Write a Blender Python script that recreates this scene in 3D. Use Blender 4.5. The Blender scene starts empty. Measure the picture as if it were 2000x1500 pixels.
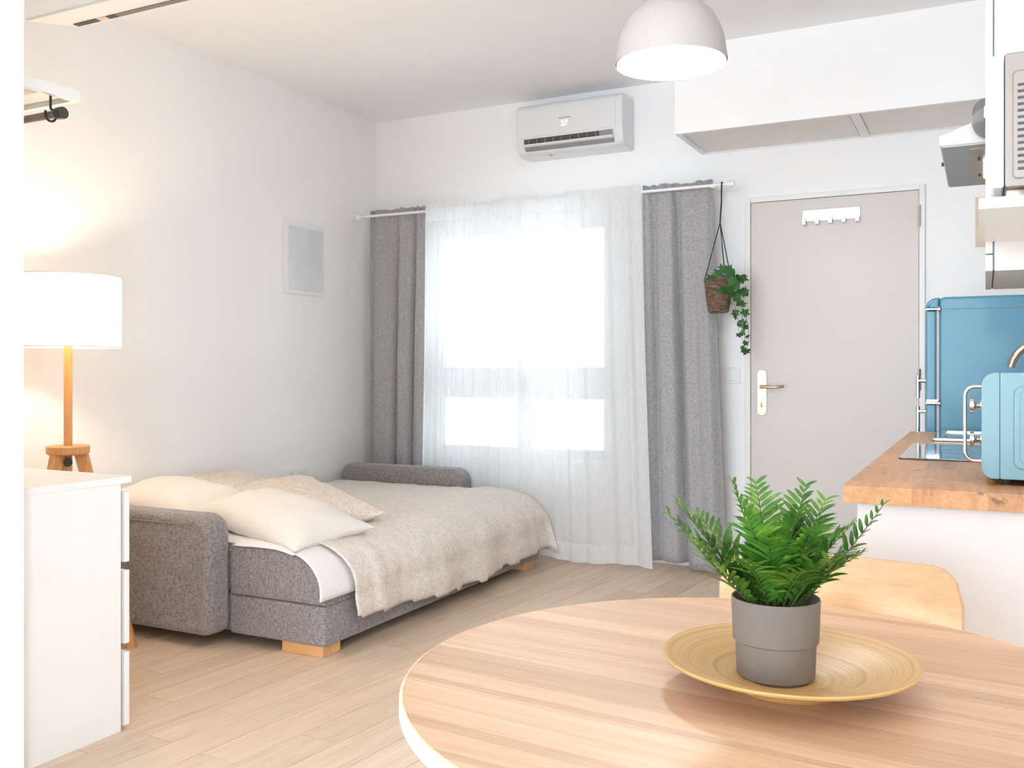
import bpy, bmesh, math, random
from mathutils import Vector, Matrix, noise as mnoise

random.seed(7)
SC = bpy.context.scene
COL = SC.collection
PI = math.pi

# ------------------------------------------------------------------ camera, world, exposure, big lights
YAW = math.atan(925 / 1837)
cam = bpy.data.cameras.new('camera')
cam.sensor_width = 36.0
cam.lens = 1837 / 2000 * 36
cam.shift_y = -0.0125
cam.clip_start = 0.02
camo = bpy.data.objects.new('camera', cam)
COL.objects.link(camo)
camo.location = (0, 0, 1.14)
camo.rotation_euler = (PI / 2, 0, YAW)
SC.camera = camo

SC.view_settings.view_transform = 'Standard'
SC.view_settings.look = 'None'
SC.view_settings.exposure = 0.58
SC.view_settings.gamma = 1.0
SC.view_settings.use_curve_mapping = False
SC.cycles.max_bounces = 8
SC.cycles.diffuse_bounces = 7
SC.cycles.use_light_tree = False
SC.cycles.glossy_bounces = 3
SC.cycles.transparent_max_bounces = 8
SC.cycles.use_adaptive_sampling = True
SC.cycles.adaptive_threshold = 0.08
SC.cycles.caustics_reflective = False
SC.cycles.caustics_refractive = False
SC.cycles.sample_clamp_indirect = 8.0

w = bpy.data.worlds.new('sky')
SC.world = w
w.use_nodes = True
wn = w.node_tree
wn.nodes['Background'].inputs['Color'].default_value = (0.86, 0.93, 1.0, 1)
wn.nodes['Background'].inputs['Strength'].default_value = 1.6


def light(name, kind, loc, power, color=(1, 1, 1), size=0.1, size_y=None, rot=(0, 0, 0), spread=None):
    l = bpy.data.lights.new(name, kind)
    l.energy = power
    l.color = color
    if kind == 'AREA':
        l.shape = 'RECTANGLE' if size_y else 'SQUARE'
        l.size = size
        if size_y:
            l.size_y = size_y
        if spread:
            l.spread = spread
    else:
        l.shadow_soft_size = size
    o = bpy.data.objects.new(name, l)
    o.location = loc
    o.rotation_euler = rot
    COL.objects.link(o)
    return o


NEUT = (0.80, 0.915, 1.0)
WARM = (1.0, 0.76, 0.52)
# daylight through the curtained window
light('daylight_far_window', 'AREA', (-2.68, 5.62, 1.45), 21, (0.82, 0.92, 1.0), 1.5, 1.7, (-PI / 2, 0, 0))
# daylight through the window in the wall behind the camera
light('daylight_back_window', 'AREA', (-1.35, -4.52, 1.45), 175, (0.69, 0.86, 1.0), 3.2, 2.2, (PI / 2, 0, 0))
# low neutral lamp beside the camera: it throws the upward shadows on the walls
light('low_lamp', 'POINT', (-1.0, 0.62, 0.42), 27, NEUT, 0.06)
# warm strip under the kitchen shelf
light('shelf_strip_light', 'AREA', (0.24, 1.95, 1.392), 0.8, (1.0, 0.74, 0.52), 0.3, 0.16, (0, 0, 0))


# ------------------------------------------------------------------ materials
def srgb(h):
    h = h.lstrip('#')
    out = []
    for i in (0, 2, 4):
        c = int(h[i:i + 2], 16) / 255
        out.append(c / 12.92 if c <= 0.04045 else ((c + 0.055) / 1.055) ** 2.4)
    return (*out, 1)


class N:
    """small node-tree helper"""

    def __init__(s, name):
        s.m = bpy.data.materials.new(name)
        s.m.use_nodes = True
        s.t = s.m.node_tree
        s.b = s.t.nodes['Principled BSDF']
        s.out = s.t.nodes['Material Output']

    def n(s, typ, **kw):
        x = s.t.nodes.new(typ)
        for k, v in kw.items():
            if k.startswith('i_'):
                x.inputs[k[2:].replace('_', ' ')].default_value = v
            else:
                setattr(x, k, v)
        return x

    def l(s, a, b):
        s.t.links.new(a, b)

    def coords(s, scale=(1, 1, 1), rot=(0, 0, 0), kind='Object', rnd=False):
        tc = s.n('ShaderNodeTexCoord')
        mp = s.n('ShaderNodeMapping')
        mp.inputs['Scale'].default_value = scale
        mp.inputs['Rotation'].default_value = rot
        if rnd:
            oi = s.n('ShaderNodeObjectInfo')
            mu = s.n('ShaderNodeMath', operation='MULTIPLY')
            mu.inputs[1].default_value = 37.0
            s.l(oi.outputs['Random'], mu.inputs[0])
            ad = s.n('ShaderNodeVectorMath', operation='ADD')
            s.l(tc.outputs[kind], ad.inputs[0])
            cb = s.n('ShaderNodeCombineXYZ')
            s.l(mu.outputs[0], cb.inputs[0])
            s.l(mu.outputs[0], cb.inputs[1])
            s.l(mu.outputs[0], cb.inputs[2])
            s.l(cb.outputs[0], ad.inputs[1])
            s.l(ad.outputs[0], mp.inputs['Vector'])
        else:
            s.l(tc.outputs[kind], mp.inputs['Vector'])
        return mp.outputs[0]

    def noise(s, vec, scale, detail=3, rough=0.5, dist=0.0):
        x = s.n('ShaderNodeTexNoise')
        x.inputs['Scale'].default_value = scale
        x.inputs['Detail'].default_value = detail
        x.inputs['Roughness'].default_value = rough
        x.inputs['Distortion'].default_value = dist
        s.l(vec, x.inputs['Vector'])
        return x.outputs['Fac']

    def ramp(s, fac, stops, interp='LINEAR'):
        r = s.n('ShaderNodeValToRGB')
        r.color_ramp.interpolation = interp
        e = r.color_ramp.elements
        while len(e) < len(stops):
            e.new(0.5)
        for k, (p, c) in enumerate(stops):
            e[k].position = p
            e[k].color = c
        s.l(fac, r.inputs[0])
        return r.outputs[0]

    def mix(s, fac, a, b, mode='MIX'):
        x = s.n('ShaderNodeMix', data_type='RGBA', blend_type=mode)
        for sock, v in ((x.inputs[0], fac), (x.inputs[6], a), (x.inputs[7], b)):
            if isinstance(v, (int, float, tuple)):
                sock.default_value = v
            else:
                s.l(v, sock)
        return x.outputs[2]

    def bump(s, h, strength=0.2, dist=0.002):
        x = s.n('ShaderNodeBump')
        x.inputs['Strength'].default_value = strength
        x.inputs['Distance'].default_value = dist
        s.l(h, x.inputs['Height'])
        s.l(x.outputs[0], s.b.inputs['Normal'])

    def set(s, **kw):
        for k, v in kw.items():
            s.b.inputs[k.replace('_', ' ')].default_value = v
        return s


def scale_col(c, k):
    return (min(1, c[0] * k), min(1, c[1] * k), min(1, c[2] * k), 1)


def plain(name, hexc, rough=0.5, metal=0.0, var=0.04, nscale=6, bump=0.0, bscale=60, coat=0.0, **kw):
    x = N(name)
    c = srgb(hexc)
    v = x.coords()
    nz = x.noise(v, nscale, 1)
    x.l(x.ramp(nz, [(0.3, scale_col(c, 1 - var)), (0.7, scale_col(c, 1 + var))]), x.b.inputs['Base Color'])
    x.set(Roughness=rough, Metallic=metal)
    if coat:
        x.b.inputs['Coat Weight'].default_value = coat
        x.b.inputs['Coat Roughness'].default_value = 0.08
    if bump:
        x.bump(x.noise(v, bscale, 4), bump, 0.003)
    x.set(**kw)
    return x.m


M = {}
M['wall'] = plain('wall_paint', '#f4f3f3', 0.85, var=0.012, nscale=1.5)
M['ceiling'] = plain('ceiling_paint', '#f3f3f4', 0.9, var=0.01, nscale=1.2)
M['white'] = plain('white_laminate', '#eceded', 0.35, var=0.01)
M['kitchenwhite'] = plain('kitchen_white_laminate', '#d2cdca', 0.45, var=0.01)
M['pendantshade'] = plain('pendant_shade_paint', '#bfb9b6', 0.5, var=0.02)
M['white_gloss'] = plain('white_gloss', '#eeeeee', 0.2, var=0.01)
M['plastic'] = plain('white_plastic', '#e0e0e1', 0.32, var=0.01)
M['doorpaint'] = plain('door_paint', '#d2c9c4', 0.4, var=0.015, nscale=2)
M['frame'] = plain('frame_paint', '#e8e6e4', 0.4, var=0.01)
M['panelgrey'] = plain('soffit_panel', '#eae6e2', 0.55, var=0.015)
M['chrome'] = plain('chrome', '#d8d6d4', 0.12, 1.0, var=0.02)
M['steel'] = plain('brushed_steel', '#b9b3ac', 0.3, 1.0, var=0.05, nscale=30)
M['bronze'] = plain('warm_steel', '#a89787', 0.28, 1.0, var=0.05)
M['brass'] = plain('satin_brass', '#cfae8e', 0.3, 0.9, var=0.06, nscale=25)
M['black'] = plain('black_metal', '#3a3836', 0.4, 0.3, var=0.05)
M['brownmetal'] = plain('brown_metal_rail', '#7c716a', 0.45, 0.2, var=0.05)
M['dark'] = plain('dark_recess', '#4a4746', 0.6, var=0.2, nscale=40)
M['greyplastic'] = plain('grey_plastic', '#8f8d8c', 0.5, var=0.05)
M['fridge'] = plain('blue_enamel', '#4c849c', 0.4, var=0.03, nscale=1.6, coat=0.12)
M['oven'] = plain('light_blue_enamel', '#6b929f', 0.38, var=0.015, coat=0.12)
M['gasket'] = plain('grey_gasket', '#b4b4b8', 0.6)
M['gap'] = plain('shadow_gap_trim', '#6f7e86', 0.6)
M['hob'] = plain('black_glass', '#0d0f12', 0.03, var=0.0, coat=1.0)
M['pot'] = plain('taupe_stoneware', '#746960', 0.75, var=0.04, nscale=30, bump=0.12, bscale=220)
M['soil'] = plain('dark_soil', '#1a1612', 0.95, var=0.4, nscale=80, bump=0.6, bscale=120)
M['cord'] = plain('dark_cord', '#2c2d30', 0.8)
M['microwave'] = plain('silver_paint', '#948a83', 0.4, 0.3, var=0.03)
M['filter'] = plain('hood_filter_wood_reflection', '#b59d88', 0.3, 0.3, var=0.12, nscale=18)  # brown is the worktop's reflection, put into the filter's base colour
M['coverdoor'] = plain('panel_door_paint', '#dcdfe4', 0.35)
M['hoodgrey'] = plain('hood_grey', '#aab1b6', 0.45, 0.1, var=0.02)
M['duct'] = plain('duct_alu', '#b9b9b8', 0.3, 0.7, var=0.06)
M['stemgreen'] = plain('fern_stem', '#4d5a2a', 0.6, var=0.15, nscale=30)
M['vine'] = plain('vine_stem', '#5d6b3c', 0.6, var=0.15, nscale=30)
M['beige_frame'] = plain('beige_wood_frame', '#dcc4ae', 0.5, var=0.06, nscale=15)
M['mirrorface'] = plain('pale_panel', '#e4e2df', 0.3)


def glow(name, color, strength, base='#ffffff'):
    x = N(name)
    v = x.coords()
    nz = x.noise(v, 4, 2)
    x.l(x.ramp(nz, [(0, color), (1, scale_col(color, 1.0))]), x.b.inputs['Emission Color'])
    x.set(Base_Color=srgb(base), Emission_Strength=strength, Roughness=0.5)
    return x.m


M['bulb'] = glow('lit_bulb', (1.0, 0.86, 0.70, 1), 22)
M['digits'] = glow('lit_digits', (0.95, 0.96, 1.0, 1), 1.2, '#000000')
M['hoodlamp'] = glow('lit_hood_lamp', (1.0, 0.92, 0.82, 1), 1.5)


def wood(name, c1, c2, c3, axis='x', gscale=1.0, rough=0.45, rnd=True, tone=None, bump=0.08, rot=0.0, knots=0.0, coat=0.0):
    """long grain along one local axis, tone per object"""
    x = N(name)
    st = {'x': (0.6, 9, 9), 'y': (9, 0.6, 9), 'z': (9, 9, 0.6)}[axis]
    v = x.coords(tuple(k * gscale for k in st), (0, 0, rot), rnd=rnd)
    a = x.noise(v, 2.2, 5, 0.6, 1.2)
    fine = x.noise(v, 13, 4, 0.6)
    col = x.ramp(a, [(0.32, srgb(c1)), (0.52, srgb(c2)), (0.72, srgb(c3))])
    col = x.mix(0.35, col, x.ramp(fine, [(0.35, srgb(c3)), (0.65, srgb(c1))]))
    if knots:
        vk = x.coords((1, 1, 1), rnd=rnd)
        kn = x.noise(vk, 24, 4, 0.65, 0.8)
        col = x.mix(x.ramp(kn, [(0.60, (0, 0, 0, 1)), (0.68, (knots, knots, knots, 1))]), col, srgb('#5a4030'))
    if tone:
        oi = x.n('ShaderNodeObjectInfo')
        col = x.mix(1.0, col, x.ramp(oi.outputs['Random'], tone), 'MULTIPLY')
    x.l(col, x.b.inputs['Base Color'])
    x.set(Roughness=rough)
    if coat:
        x.b.inputs['Coat Weight'].default_value = coat
        x.b.inputs['Coat Roughness'].default_value = 0.2
    x.bump(fine, bump, 0.001)
    return x.m


M['plank'] = wood('floor_plank_wood', '#e3d0bb', '#dac3ab', '#cbae93', 'y', 0.8, 0.42,
                  tone=[(0, (0.88, 0.87, 0.86, 1)), (0.5, (0.97, 0.96, 0.95, 1)), (1, (1, 1, 1, 1))], bump=0.03)
M['joint'] = plain('floor_joint', '#c7ac94', 0.8, var=0.05)
M['ash'] = wood('ash_table', '#dabb9e', '#d2ae8e', '#c79e7a', 'x', 1.2, 0.38,
                tone=[(0.0, (0.76, 0.71, 0.67, 1)), (0.28, (0.86, 0.82, 0.79, 1)), (0.45, (1, 1, 1, 1)), (0.8, (1, 0.985, 0.96, 1)), (1.0, (0.93, 0.9, 0.87, 1))], bump=0.03)
M['ashedge'] = wood('ash_edge_band', '#f2d9bd', '#e6c3a0', '#dcb48c', 'x', 0.8, 0.4, bump=0.03)
M['ply'] = wood('bent_ply', '#d6b48e', '#cfaa80', '#c39a6e', 'x', 1.3, 0.42, bump=0.05)
M['plyedge'] = wood('ply_edge', '#d9b79c', '#c79f84', '#b58a70', 'x', 1.5, 0.5)
M['beech'] = wood('beech_wood', '#e2b07a', '#d89f63', '#cb8d50', 'z', 0.9, 0.42)
M['beechx'] = wood('beech_block', '#e6bb8a', '#dcaa74', '#cf9a63', 'x', 1.0, 0.45)
M['stave'] = wood('butcher_block_stave', '#d2a273', '#c59059', '#ab7345', 'y', 1.0, 0.35,
                  tone=[(0, (0.78, 0.74, 0.70, 1)), (0.5, (0.95, 0.93, 0.9, 1)), (1, (1, 1, 1, 1))], bump=0.03, knots=0.75)
M['leg'] = plain('white_leg', '#e8e6e2', 0.4)


def bamboo():
    x = N('spun_bamboo')
    tc = x.n('ShaderNodeTexCoord')
    sp = x.n('ShaderNodeSeparateXYZ')
    x.l(tc.outputs['Object'], sp.inputs[0])
    cb = x.n('ShaderNodeCombineXYZ')
    x.l(sp.outputs[0], cb.inputs[0])
    x.l(sp.outputs[1], cb.inputs[1])
    ln = x.n('ShaderNodeVectorMath', operation='LENGTH')
    x.l(cb.outputs[0], ln.inputs[0])
    wob = x.noise(tc.outputs['Object'], 5, 2)
    md = x.n('ShaderNodeMath', operation='MULTIPLY_ADD')
    x.l(wob, md.inputs[0])
    md.inputs[1].default_value = 0.012
    x.l(ln.outputs['Value'], md.inputs[2])
    c2 = x.n('ShaderNodeCombineXYZ')
    x.l(md.outputs[0], c2.inputs[0])
    a = x.noise(c2.outputs[0], 110, 4, 0.7)
    b = x.noise(c2.outputs[0], 480, 2, 0.6)
    col = x.ramp(a, [(0.36, srgb('#8f6734')), (0.46, srgb('#be9154')), (0.66, srgb('#cfa768'))])
    col = x.mix(0.18, col, x.ramp(b, [(0.35, srgb('#b58b52')), (0.6, srgb('#dabb84'))]))
    x.l(col, x.b.inputs['Base Color'])
    x.set(Roughness=0.4)
    x.bump(a, 0.25, 0.002)
    return x.m


M['bamboo'] = bamboo()


def fabric(name, c1, c2, wscale=220, bump=0.35, rough=0.9, mott=0.5):
    x = N(name)
    v1 = x.coords((1, 1, 0.25))
    v2 = x.coords((0.3, 0.3, 1))
    a = x.noise(v1, wscale, 2, 0.6)
    b = x.noise(v2, wscale, 2, 0.6)
    m = x.n('ShaderNodeMath', operation='ADD')
    x.l(a, m.inputs[0])
    x.l(b, m.inputs[1])
    h = x.n('ShaderNodeMath', operation='MULTIPLY')
    x.l(m.outputs[0], h.inputs[0])
    h.inputs[1].default_value = 0.5
    x.l(x.ramp(h.outputs[0], [(0.5 - mott * 0.25, srgb(c1)), (0.5 + mott * 0.25, srgb(c2))]), x.b.inputs['Base Color'])
    x.set(Roughness=rough)
    x.b.inputs['Sheen Weight'].default_value = 0.25
    x.bump(h.outputs[0], bump, 0.002)
    return x.m


M['sofa'] = fabric('grey_sofa_weave', '#6d686a', '#a19a99', 210, 0.5)
M['curtain'] = fabric('grey_curtain_weave', '#848386', '#b6b4b5', 300, 0.25, mott=0.6)
M['cotton'] = fabric('white_cotton', '#dcd6cf', '#e7e2dc', 300, 0.15)
M['sheetm'] = fabric('white_sheet', '#e2dfe0', '#ecebec', 300, 0.15)


def damask(name, base, light_, sc=16, amount=1.0):
    x = N(name)
    v = x.coords()
    a = x.noise(v, sc, 2, 0.5, 2.6)
    b = x.noise(v, sc * 2.3, 2, 0.5, 1.5)
    fine = x.noise(v, 260, 2)
    m = x.ramp(a, [(0.44, (0, 0, 0, 1)), (0.49, (amount, amount, amount, 1)), (0.55, (amount, amount, amount, 1)), (0.6, (0, 0, 0, 1))])
    m2 = x.ramp(b, [(0.52, (0, 0, 0, 1)), (0.58, (amount * .7, amount * .7, amount * .7, 1))])
    mm = x.mix(1.0, m, m2, 'LIGHTEN')
    col = x.mix(mm, srgb(base), srgb(light_))
    col = x.mix(0.12, col, x.ramp(fine, [(0.3, srgb(base)), (0.7, srgb(light_))]))
    x.l(col, x.b.inputs['Base Color'])
    x.set(Roughness=0.9)
    x.bump(fine, 0.25, 0.002)
    return x.m


M['damask'] = damask('beige_damask_bedspread', '#d6ccc3', '#e6ded6', 17)
M['damaskp'] = damask('cream_damask_pillow', '#d3c7ba', '#e4dacf', 15)


def sheer(name, opacity, tint='#f4f5f6'):
    x = N(name)
    x.t.nodes.remove(x.b)
    v = x.coords((1, 1, 1))
    nz = x.noise(x.coords((30, 30, 3)), 6, 2)
    tr = x.n('ShaderNodeBsdfTransparent')
    tl = x.n('ShaderNodeBsdfTranslucent')
    df = x.n('ShaderNodeBsdfDiffuse')
    tl.inputs[0].default_value = srgb(tint)
    df.inputs[0].default_value = srgb(tint)
    m1 = x.n('ShaderNodeMixShader')
    m1.inputs[0].default_value = 0.5
    x.l(tl.outputs[0], m1.inputs[1])
    x.l(df.outputs[0], m1.inputs[2])
    m2 = x.n('ShaderNodeMixShader')
    x.l(x.ramp(nz, [(0.3, (opacity * .94,) * 3 + (1,)), (0.7, (min(1, opacity * 1.06),) * 3 + (1,))]), m2.inputs[0])
    x.l(tr.outputs[0], m2.inputs[1])
    x.l(m1.outputs[0], m2.inputs[2])
    x.l(m2.outputs[0], x.out.inputs['Surface'])
    return x.m


M['sheer'] = sheer('sheer_voile', 0.74)
M['sheer2'] = sheer('sheer_voile_doubled', 0.92)
M['shade'] = None


def shade_mat():
    x = N('lamp_shade_linen')
    x.t.nodes.remove(x.b)
    nz = x.noise(x.coords((20, 20, 60)), 20, 2)
    col = x.ramp(nz, [(0.3, srgb('#fbf3e4')), (0.7, srgb('#fffaf0'))])
    tl = x.n('ShaderNodeBsdfTranslucent')
    df = x.n('ShaderNodeBsdfDiffuse')
    x.l(col, tl.inputs[0])
    x.l(col, df.inputs[0])
    m = x.n('ShaderNodeMixShader')
    m.inputs[0].default_value = 0.42
    x.l(tl.outputs[0], m.inputs[1])
    x.l(df.outputs[0], m.inputs[2])
    x.l(m.outputs[0], x.out.inputs['Surface'])
    return x.m


M['shade'] = shade_mat()


def glass():
    x = N('window_glass')
    x.t.nodes.remove(x.b)
    tr = x.n('ShaderNodeBsdfTransparent')
    gl = x.n('ShaderNodeBsdfGlossy')
    gl.inputs['Roughness'].default_value = 0.02
    fr = x.n('ShaderNodeFresnel')
    fr.inputs[0].default_value = 1.45
    nz = x.noise(x.coords(), 2, 1)
    x.l(x.ramp(nz, [(0, (0.95, 0.98, 0.98, 1)), (1, (0.97, 0.99, 0.99, 1))]), tr.inputs[0])
    m = x.n('ShaderNodeMixShader')
    x.l(fr.outputs[0], m.inputs[0])
    x.l(tr.outputs[0], m.inputs[1])
    x.l(gl.outputs[0], m.inputs[2])
    x.l(m.outputs[0], x.out.inputs['Surface'])
    return x.m


M['glass'] = glass()


def leafmat(name, dark, mid, lite, scale=25):
    x = N(name)
    v = x.coords(rnd=True)
    nz = x.noise(v, scale, 3)
    col = x.ramp(nz, [(0.25, srgb(dark)), (0.5, srgb(mid)), (0.78, srgb(lite))])
    oi = x.n('ShaderNodeObjectInfo')
    col = x.mix(1.0, col, x.ramp(oi.outputs['Random'], [(0, (0.62, 0.66, 0.6, 1)), (1, (1.25, 1.2, 1.1, 1))]), 'MULTIPLY')
    x.l(col, x.b.inputs['Base Color'])
    x.set(Roughness=0.42)
    tl = x.n('ShaderNodeBsdfTranslucent')
    x.l(col, tl.inputs[0])
    m = x.n('ShaderNodeMixShader')
    m.inputs[0].default_value = 0.22
    x.l(x.b.outputs[0], m.inputs[1])
    x.l(tl.outputs[0], m.inputs[2])
    x.l(m.outputs[0], x.out.inputs['Surface'])
    return x.m


M['fern'] = leafmat('fern_leaf', '#244a1b', '#497f2a', '#93ba4a', 30)
M['ivy'] = leafmat('ivy_leaf', '#24452f', '#3a6a3a', '#6f9c4a', 18)


def wicker():
    x = N('wicker_weave')
    v = x.coords((1, 1, 3.2))
    a = x.noise(v, 34, 3, 0.6)
    x.l(x.ramp(a, [(0.3, srgb('#3b2c23')), (0.5, srgb('#66503f')), (0.7, srgb('#8d715b'))]), x.b.inputs['Base Color'])
    x.set(Roughness=0.85)
    x.bump(a, 0.6, 0.006)
    return x.m


M['wicker'] = wicker()


# ------------------------------------------------------------------ mesh helpers
ORG = {}


def add_box(bm, x0, x1, y0, y1, z0, z1, bevel=0.0, seg=2):
    b = bmesh.new()
    bmesh.ops.create_cube(b, size=1)
    for v in b.verts:
        v.co = Vector((x0 + (v.co.x + .5) * (x1 - x0), y0 + (v.co.y + .5) * (y1 - y0), z0 + (v.co.z + .5) * (z1 - z0)))
    if bevel:
        bmesh.ops.bevel(b, geom=b.edges[:], offset=bevel, segments=seg, affect='EDGES', profile=0.5)
    merge(bm, b)


def merge(bm, b, mtx=None):
    me = bpy.data.meshes.new('tmp')
    if mtx:
        bmesh.ops.transform(b, matrix=mtx, verts=b.verts)
    b.to_mesh(me)
    b.free()
    bm.from_mesh(me)
    bpy.data.meshes.remove(me)


def BX(*a, **k):
    bm = bmesh.new()
    add_box(bm, *a, **k)
    return bm


def add_tube(bm, pts, r, n=10, r2=None, cap=True):
    """tube along a polyline; r may taper to r2"""
    pts = [Vector(p) for p in pts]
    rings = []
    up = Vector((0, 0, 1))
    for i, p in enumerate(pts):
        d = (pts[min(i + 1, len(pts) - 1)] - pts[max(i - 1, 0)]).normalized()
        if i == 0:
            a = d.orthogonal().normalized()
        else:
            a = (a - d * a.dot(d)).normalized()
        b_ = d.cross(a)
        rr = r if r2 is None else r + (r2 - r) * i / (len(pts) - 1)
        rings.append([bm.verts.new(p + a * (rr * math.cos(2 * PI * k / n)) + b_ * (rr * math.sin(2 * PI * k / n))) for k in range(n)])
    for i in range(len(rings) - 1):
        for k in range(n):
            bm.faces.new((rings[i][k], rings[i][(k + 1) % n], rings[i + 1][(k + 1) % n], rings[i + 1][k]))
    if cap:
        bm.faces.new(rings[0][::-1])
        bm.faces.new(rings[-1])


def TUBE(pts, r, n=10, r2=None):
    bm = bmesh.new()
    add_tube(bm, pts, r, n, r2)
    return bm


def add_lathe(bm, prof, c=(0, 0, 0), n=48, axis='z'):
    rings = []
    for (r, z) in prof:
        ring = []
        if r < 1e-6:
            ring = [bm.verts.new((0, 0, z))]
        else:
            ring = [bm.verts.new((r * math.cos(2 * PI * k / n), r * math.sin(2 * PI * k / n), z)) for k in range(n)]
        rings.append(ring)
    vs = [v for r in rings for v in r]
    for i in range(len(rings) - 1):
        A, B = rings[i], rings[i + 1]
        for k in range(n):
            k2 = (k + 1) % n
            if len(A) == 1 and len(B) == 1:
                continue
            if len(A) == 1:
                bm.faces.new((A[0], B[k2], B[k]))
            elif len(B) == 1:
                bm.faces.new((A[k], A[k2], B[0]))
            else:
                bm.faces.new((A[k], A[k2], B[k2], B[k]))
    m = Matrix.Identity(4)
    if axis == 'y':
        m = Matrix.Rotation(-PI / 2, 4, 'X')
    if axis == 'x':
        m = Matrix.Rotation(PI / 2, 4, 'Y')
    bmesh.ops.transform(bm, matrix=Matrix.Translation(c) @ m, verts=vs)


def LATHE(prof, c=(0, 0, 0), n=48, axis='z'):
    bm = bmesh.new()
    add_lathe(bm, prof, c, n, axis)
    return bm


def add_prism(bm, pts, lo, hi, axis='y', bevel=0.0, seg=2):
    """2D outline extruded along an axis: axis y -> pts are (x,z); axis z -> (x,y); axis x -> (y,z)"""
    b = bmesh.new()

    def P(p, t):
        return {'y': (p[0], t, p[1]), 'z': (p[0], p[1], t), 'x': (t, p[0], p[1])}[axis]
    A = [b.verts.new(P(p, lo)) for p in pts]
    B = [b.verts.new(P(p, hi)) for p in pts]
    n = len(pts)
    fa = b.faces.new(A)
    fb = b.faces.new(B[::-1])
    for k in range(n):
        b.faces.new((A[k], B[k], B[(k + 1) % n], A[(k + 1) % n]))
    bmesh.ops.recalc_face_normals(b, faces=b.faces)
    if bevel:
        ed = list(set(list(fa.edges) + list(fb.edges)))
        bmesh.ops.bevel(b, geom=ed, offset=bevel, segments=seg, affect='EDGES', profile=0.5)
    merge(bm, b)


def PRISM(*a, **k):
    bm = bmesh.new()
    add_prism(bm, *a, **k)
    return bm


def rrect(x0, x1, y0, y1, r, n=6):
    """rounded rectangle outline; r single or 4 radii (x0y0, x1y0, x1y1, x0y1)"""
    if not isinstance(r, (tuple, list)):
        r = (r,) * 4
    out = []
    for (cx, cy, a0, rr) in ((x0 + r[0], y0 + r[0], PI, r[0]), (x1 - r[1], y0 + r[1], 1.5 * PI, r[1]),
                             (x1 - r[2], y1 - r[2], 0, r[2]), (x0 + r[3], y1 - r[3], PI / 2, r[3])):
        if rr <= 1e-6:
            out.append((cx, cy))
            continue
        for k in range(n + 1):
            a = a0 + PI / 2 * k / n
            out.append((cx + rr * math.cos(a), cy + rr * math.sin(a)))
    return out


def finish(bm, smooth=True, ang=0.6):
    bmesh.ops.recalc_face_normals(bm, faces=bm.faces)
    for f in bm.faces:
        f.smooth = smooth
    if smooth:
        for e in bm.edges:
            if len(e.link_faces) == 2 and e.calc_face_angle(0) > ang:
                e.smooth = False


def big_flat(bm):
    ar = sorted(f.calc_area() for f in bm.faces)
    return len(ar) > 8 and ar[-1] > 15 * ar[len(ar) // 2]


def mk(name, bm, mat, parent=None, smooth=True, org=None, recalc=True):
    """link a mesh object built in world coordinates; children are stored relative to their thing's origin"""
    if recalc:
        finish(bm, smooth)
    wnrm = smooth and recalc and big_flat(bm)
    me = bpy.data.meshes.new(name)
    if parent is not None:
        o0 = ORG[parent]
    elif org is not None:
        o0 = Vector(org)
    else:
        xs = [v.co for v in bm.verts]
        o0 = Vector((sum(c.x for c in xs) / len(xs), sum(c.y for c in xs) / len(xs), min(c.z for c in xs)))
    bmesh.ops.translate(bm, vec=-o0, verts=bm.verts)
    bm.to_mesh(me)
    bm.free()
    mats = mat if isinstance(mat, (list, tuple)) else [mat]
    for m in mats:
        me.materials.append(M[m] if isinstance(m, str) else m)
    o = bpy.data.objects.new(name, me)
    COL.objects.link(o)
    if wnrm:
        wm = o.modifiers.new('weighted_normals', 'WEIGHTED_NORMAL')
        wm.keep_sharp = True
        wm.weight = 100
    if parent is not None:
        o.parent = parent
        ORG[o] = o0
    else:
        o.location = o0
        ORG[o] = o0
    return o


def thing(name, label, cat, loc, group=None):
    o = bpy.data.objects.new(name, None)
    o.empty_display_size = 0.1
    o.location = loc
    COL.objects.link(o)
    ORG[o] = Vector(loc)
    return tag(o, label, cat, group)


def tag(o, label, cat, group=None):
    o['label'] = label
    o['category'] = cat
    if group:
        o['group'] = group
    return o


def struct(name, bm, mat, label=None, smooth=False):
    o = mk(name, bm, mat, smooth=smooth)
    o['kind'] = 'structure'
    if label:
        o['label'] = label
    return o


def sroot(name, loc, label=None):
    o = bpy.data.objects.new(name, None)
    o.location = loc
    COL.objects.link(o)
    ORG[o] = Vector(loc)
    o['kind'] = 'structure'
    if label:
        o['label'] = label
    return o


def clone(o, parent, loc=None, rot=None, sc=None):
    c = o.copy()
    COL.objects.link(c)
    c.parent = parent
    if loc is not None:
        c.location = loc
    if rot is not None:
        c.rotation_euler = rot
    if sc is not None:
        c.scale = sc
    return c


# ------------------------------------------------------------------ the room
XL, XR, YF, YB, ZC = -3.775, 0.42, 5.40, -4.60, 2.86
WX0, WX1, WZ0, WZ1 = -3.30, -2.05, 0.60, 2.08      # far window opening

fl = struct('floor', BX(XL - .1, XR + .1, YB - .1, YF + .1, -0.06, -0.004), 'joint', 'pale wood plank floor')
# planks, laid a few degrees off the walls, clipped to the room
PW, PL, PA = 0.145, 1.15, math.radians(5.5)


def clip(poly, inside, cut):
    out = []
    for i, a in enumerate(poly):
        b = poly[(i + 1) % len(poly)]
        ia, ib = inside(a), inside(b)
        if ia:
            out.append(a)
        if ia != ib:
            out.append(cut(a, b))
    return out


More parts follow.
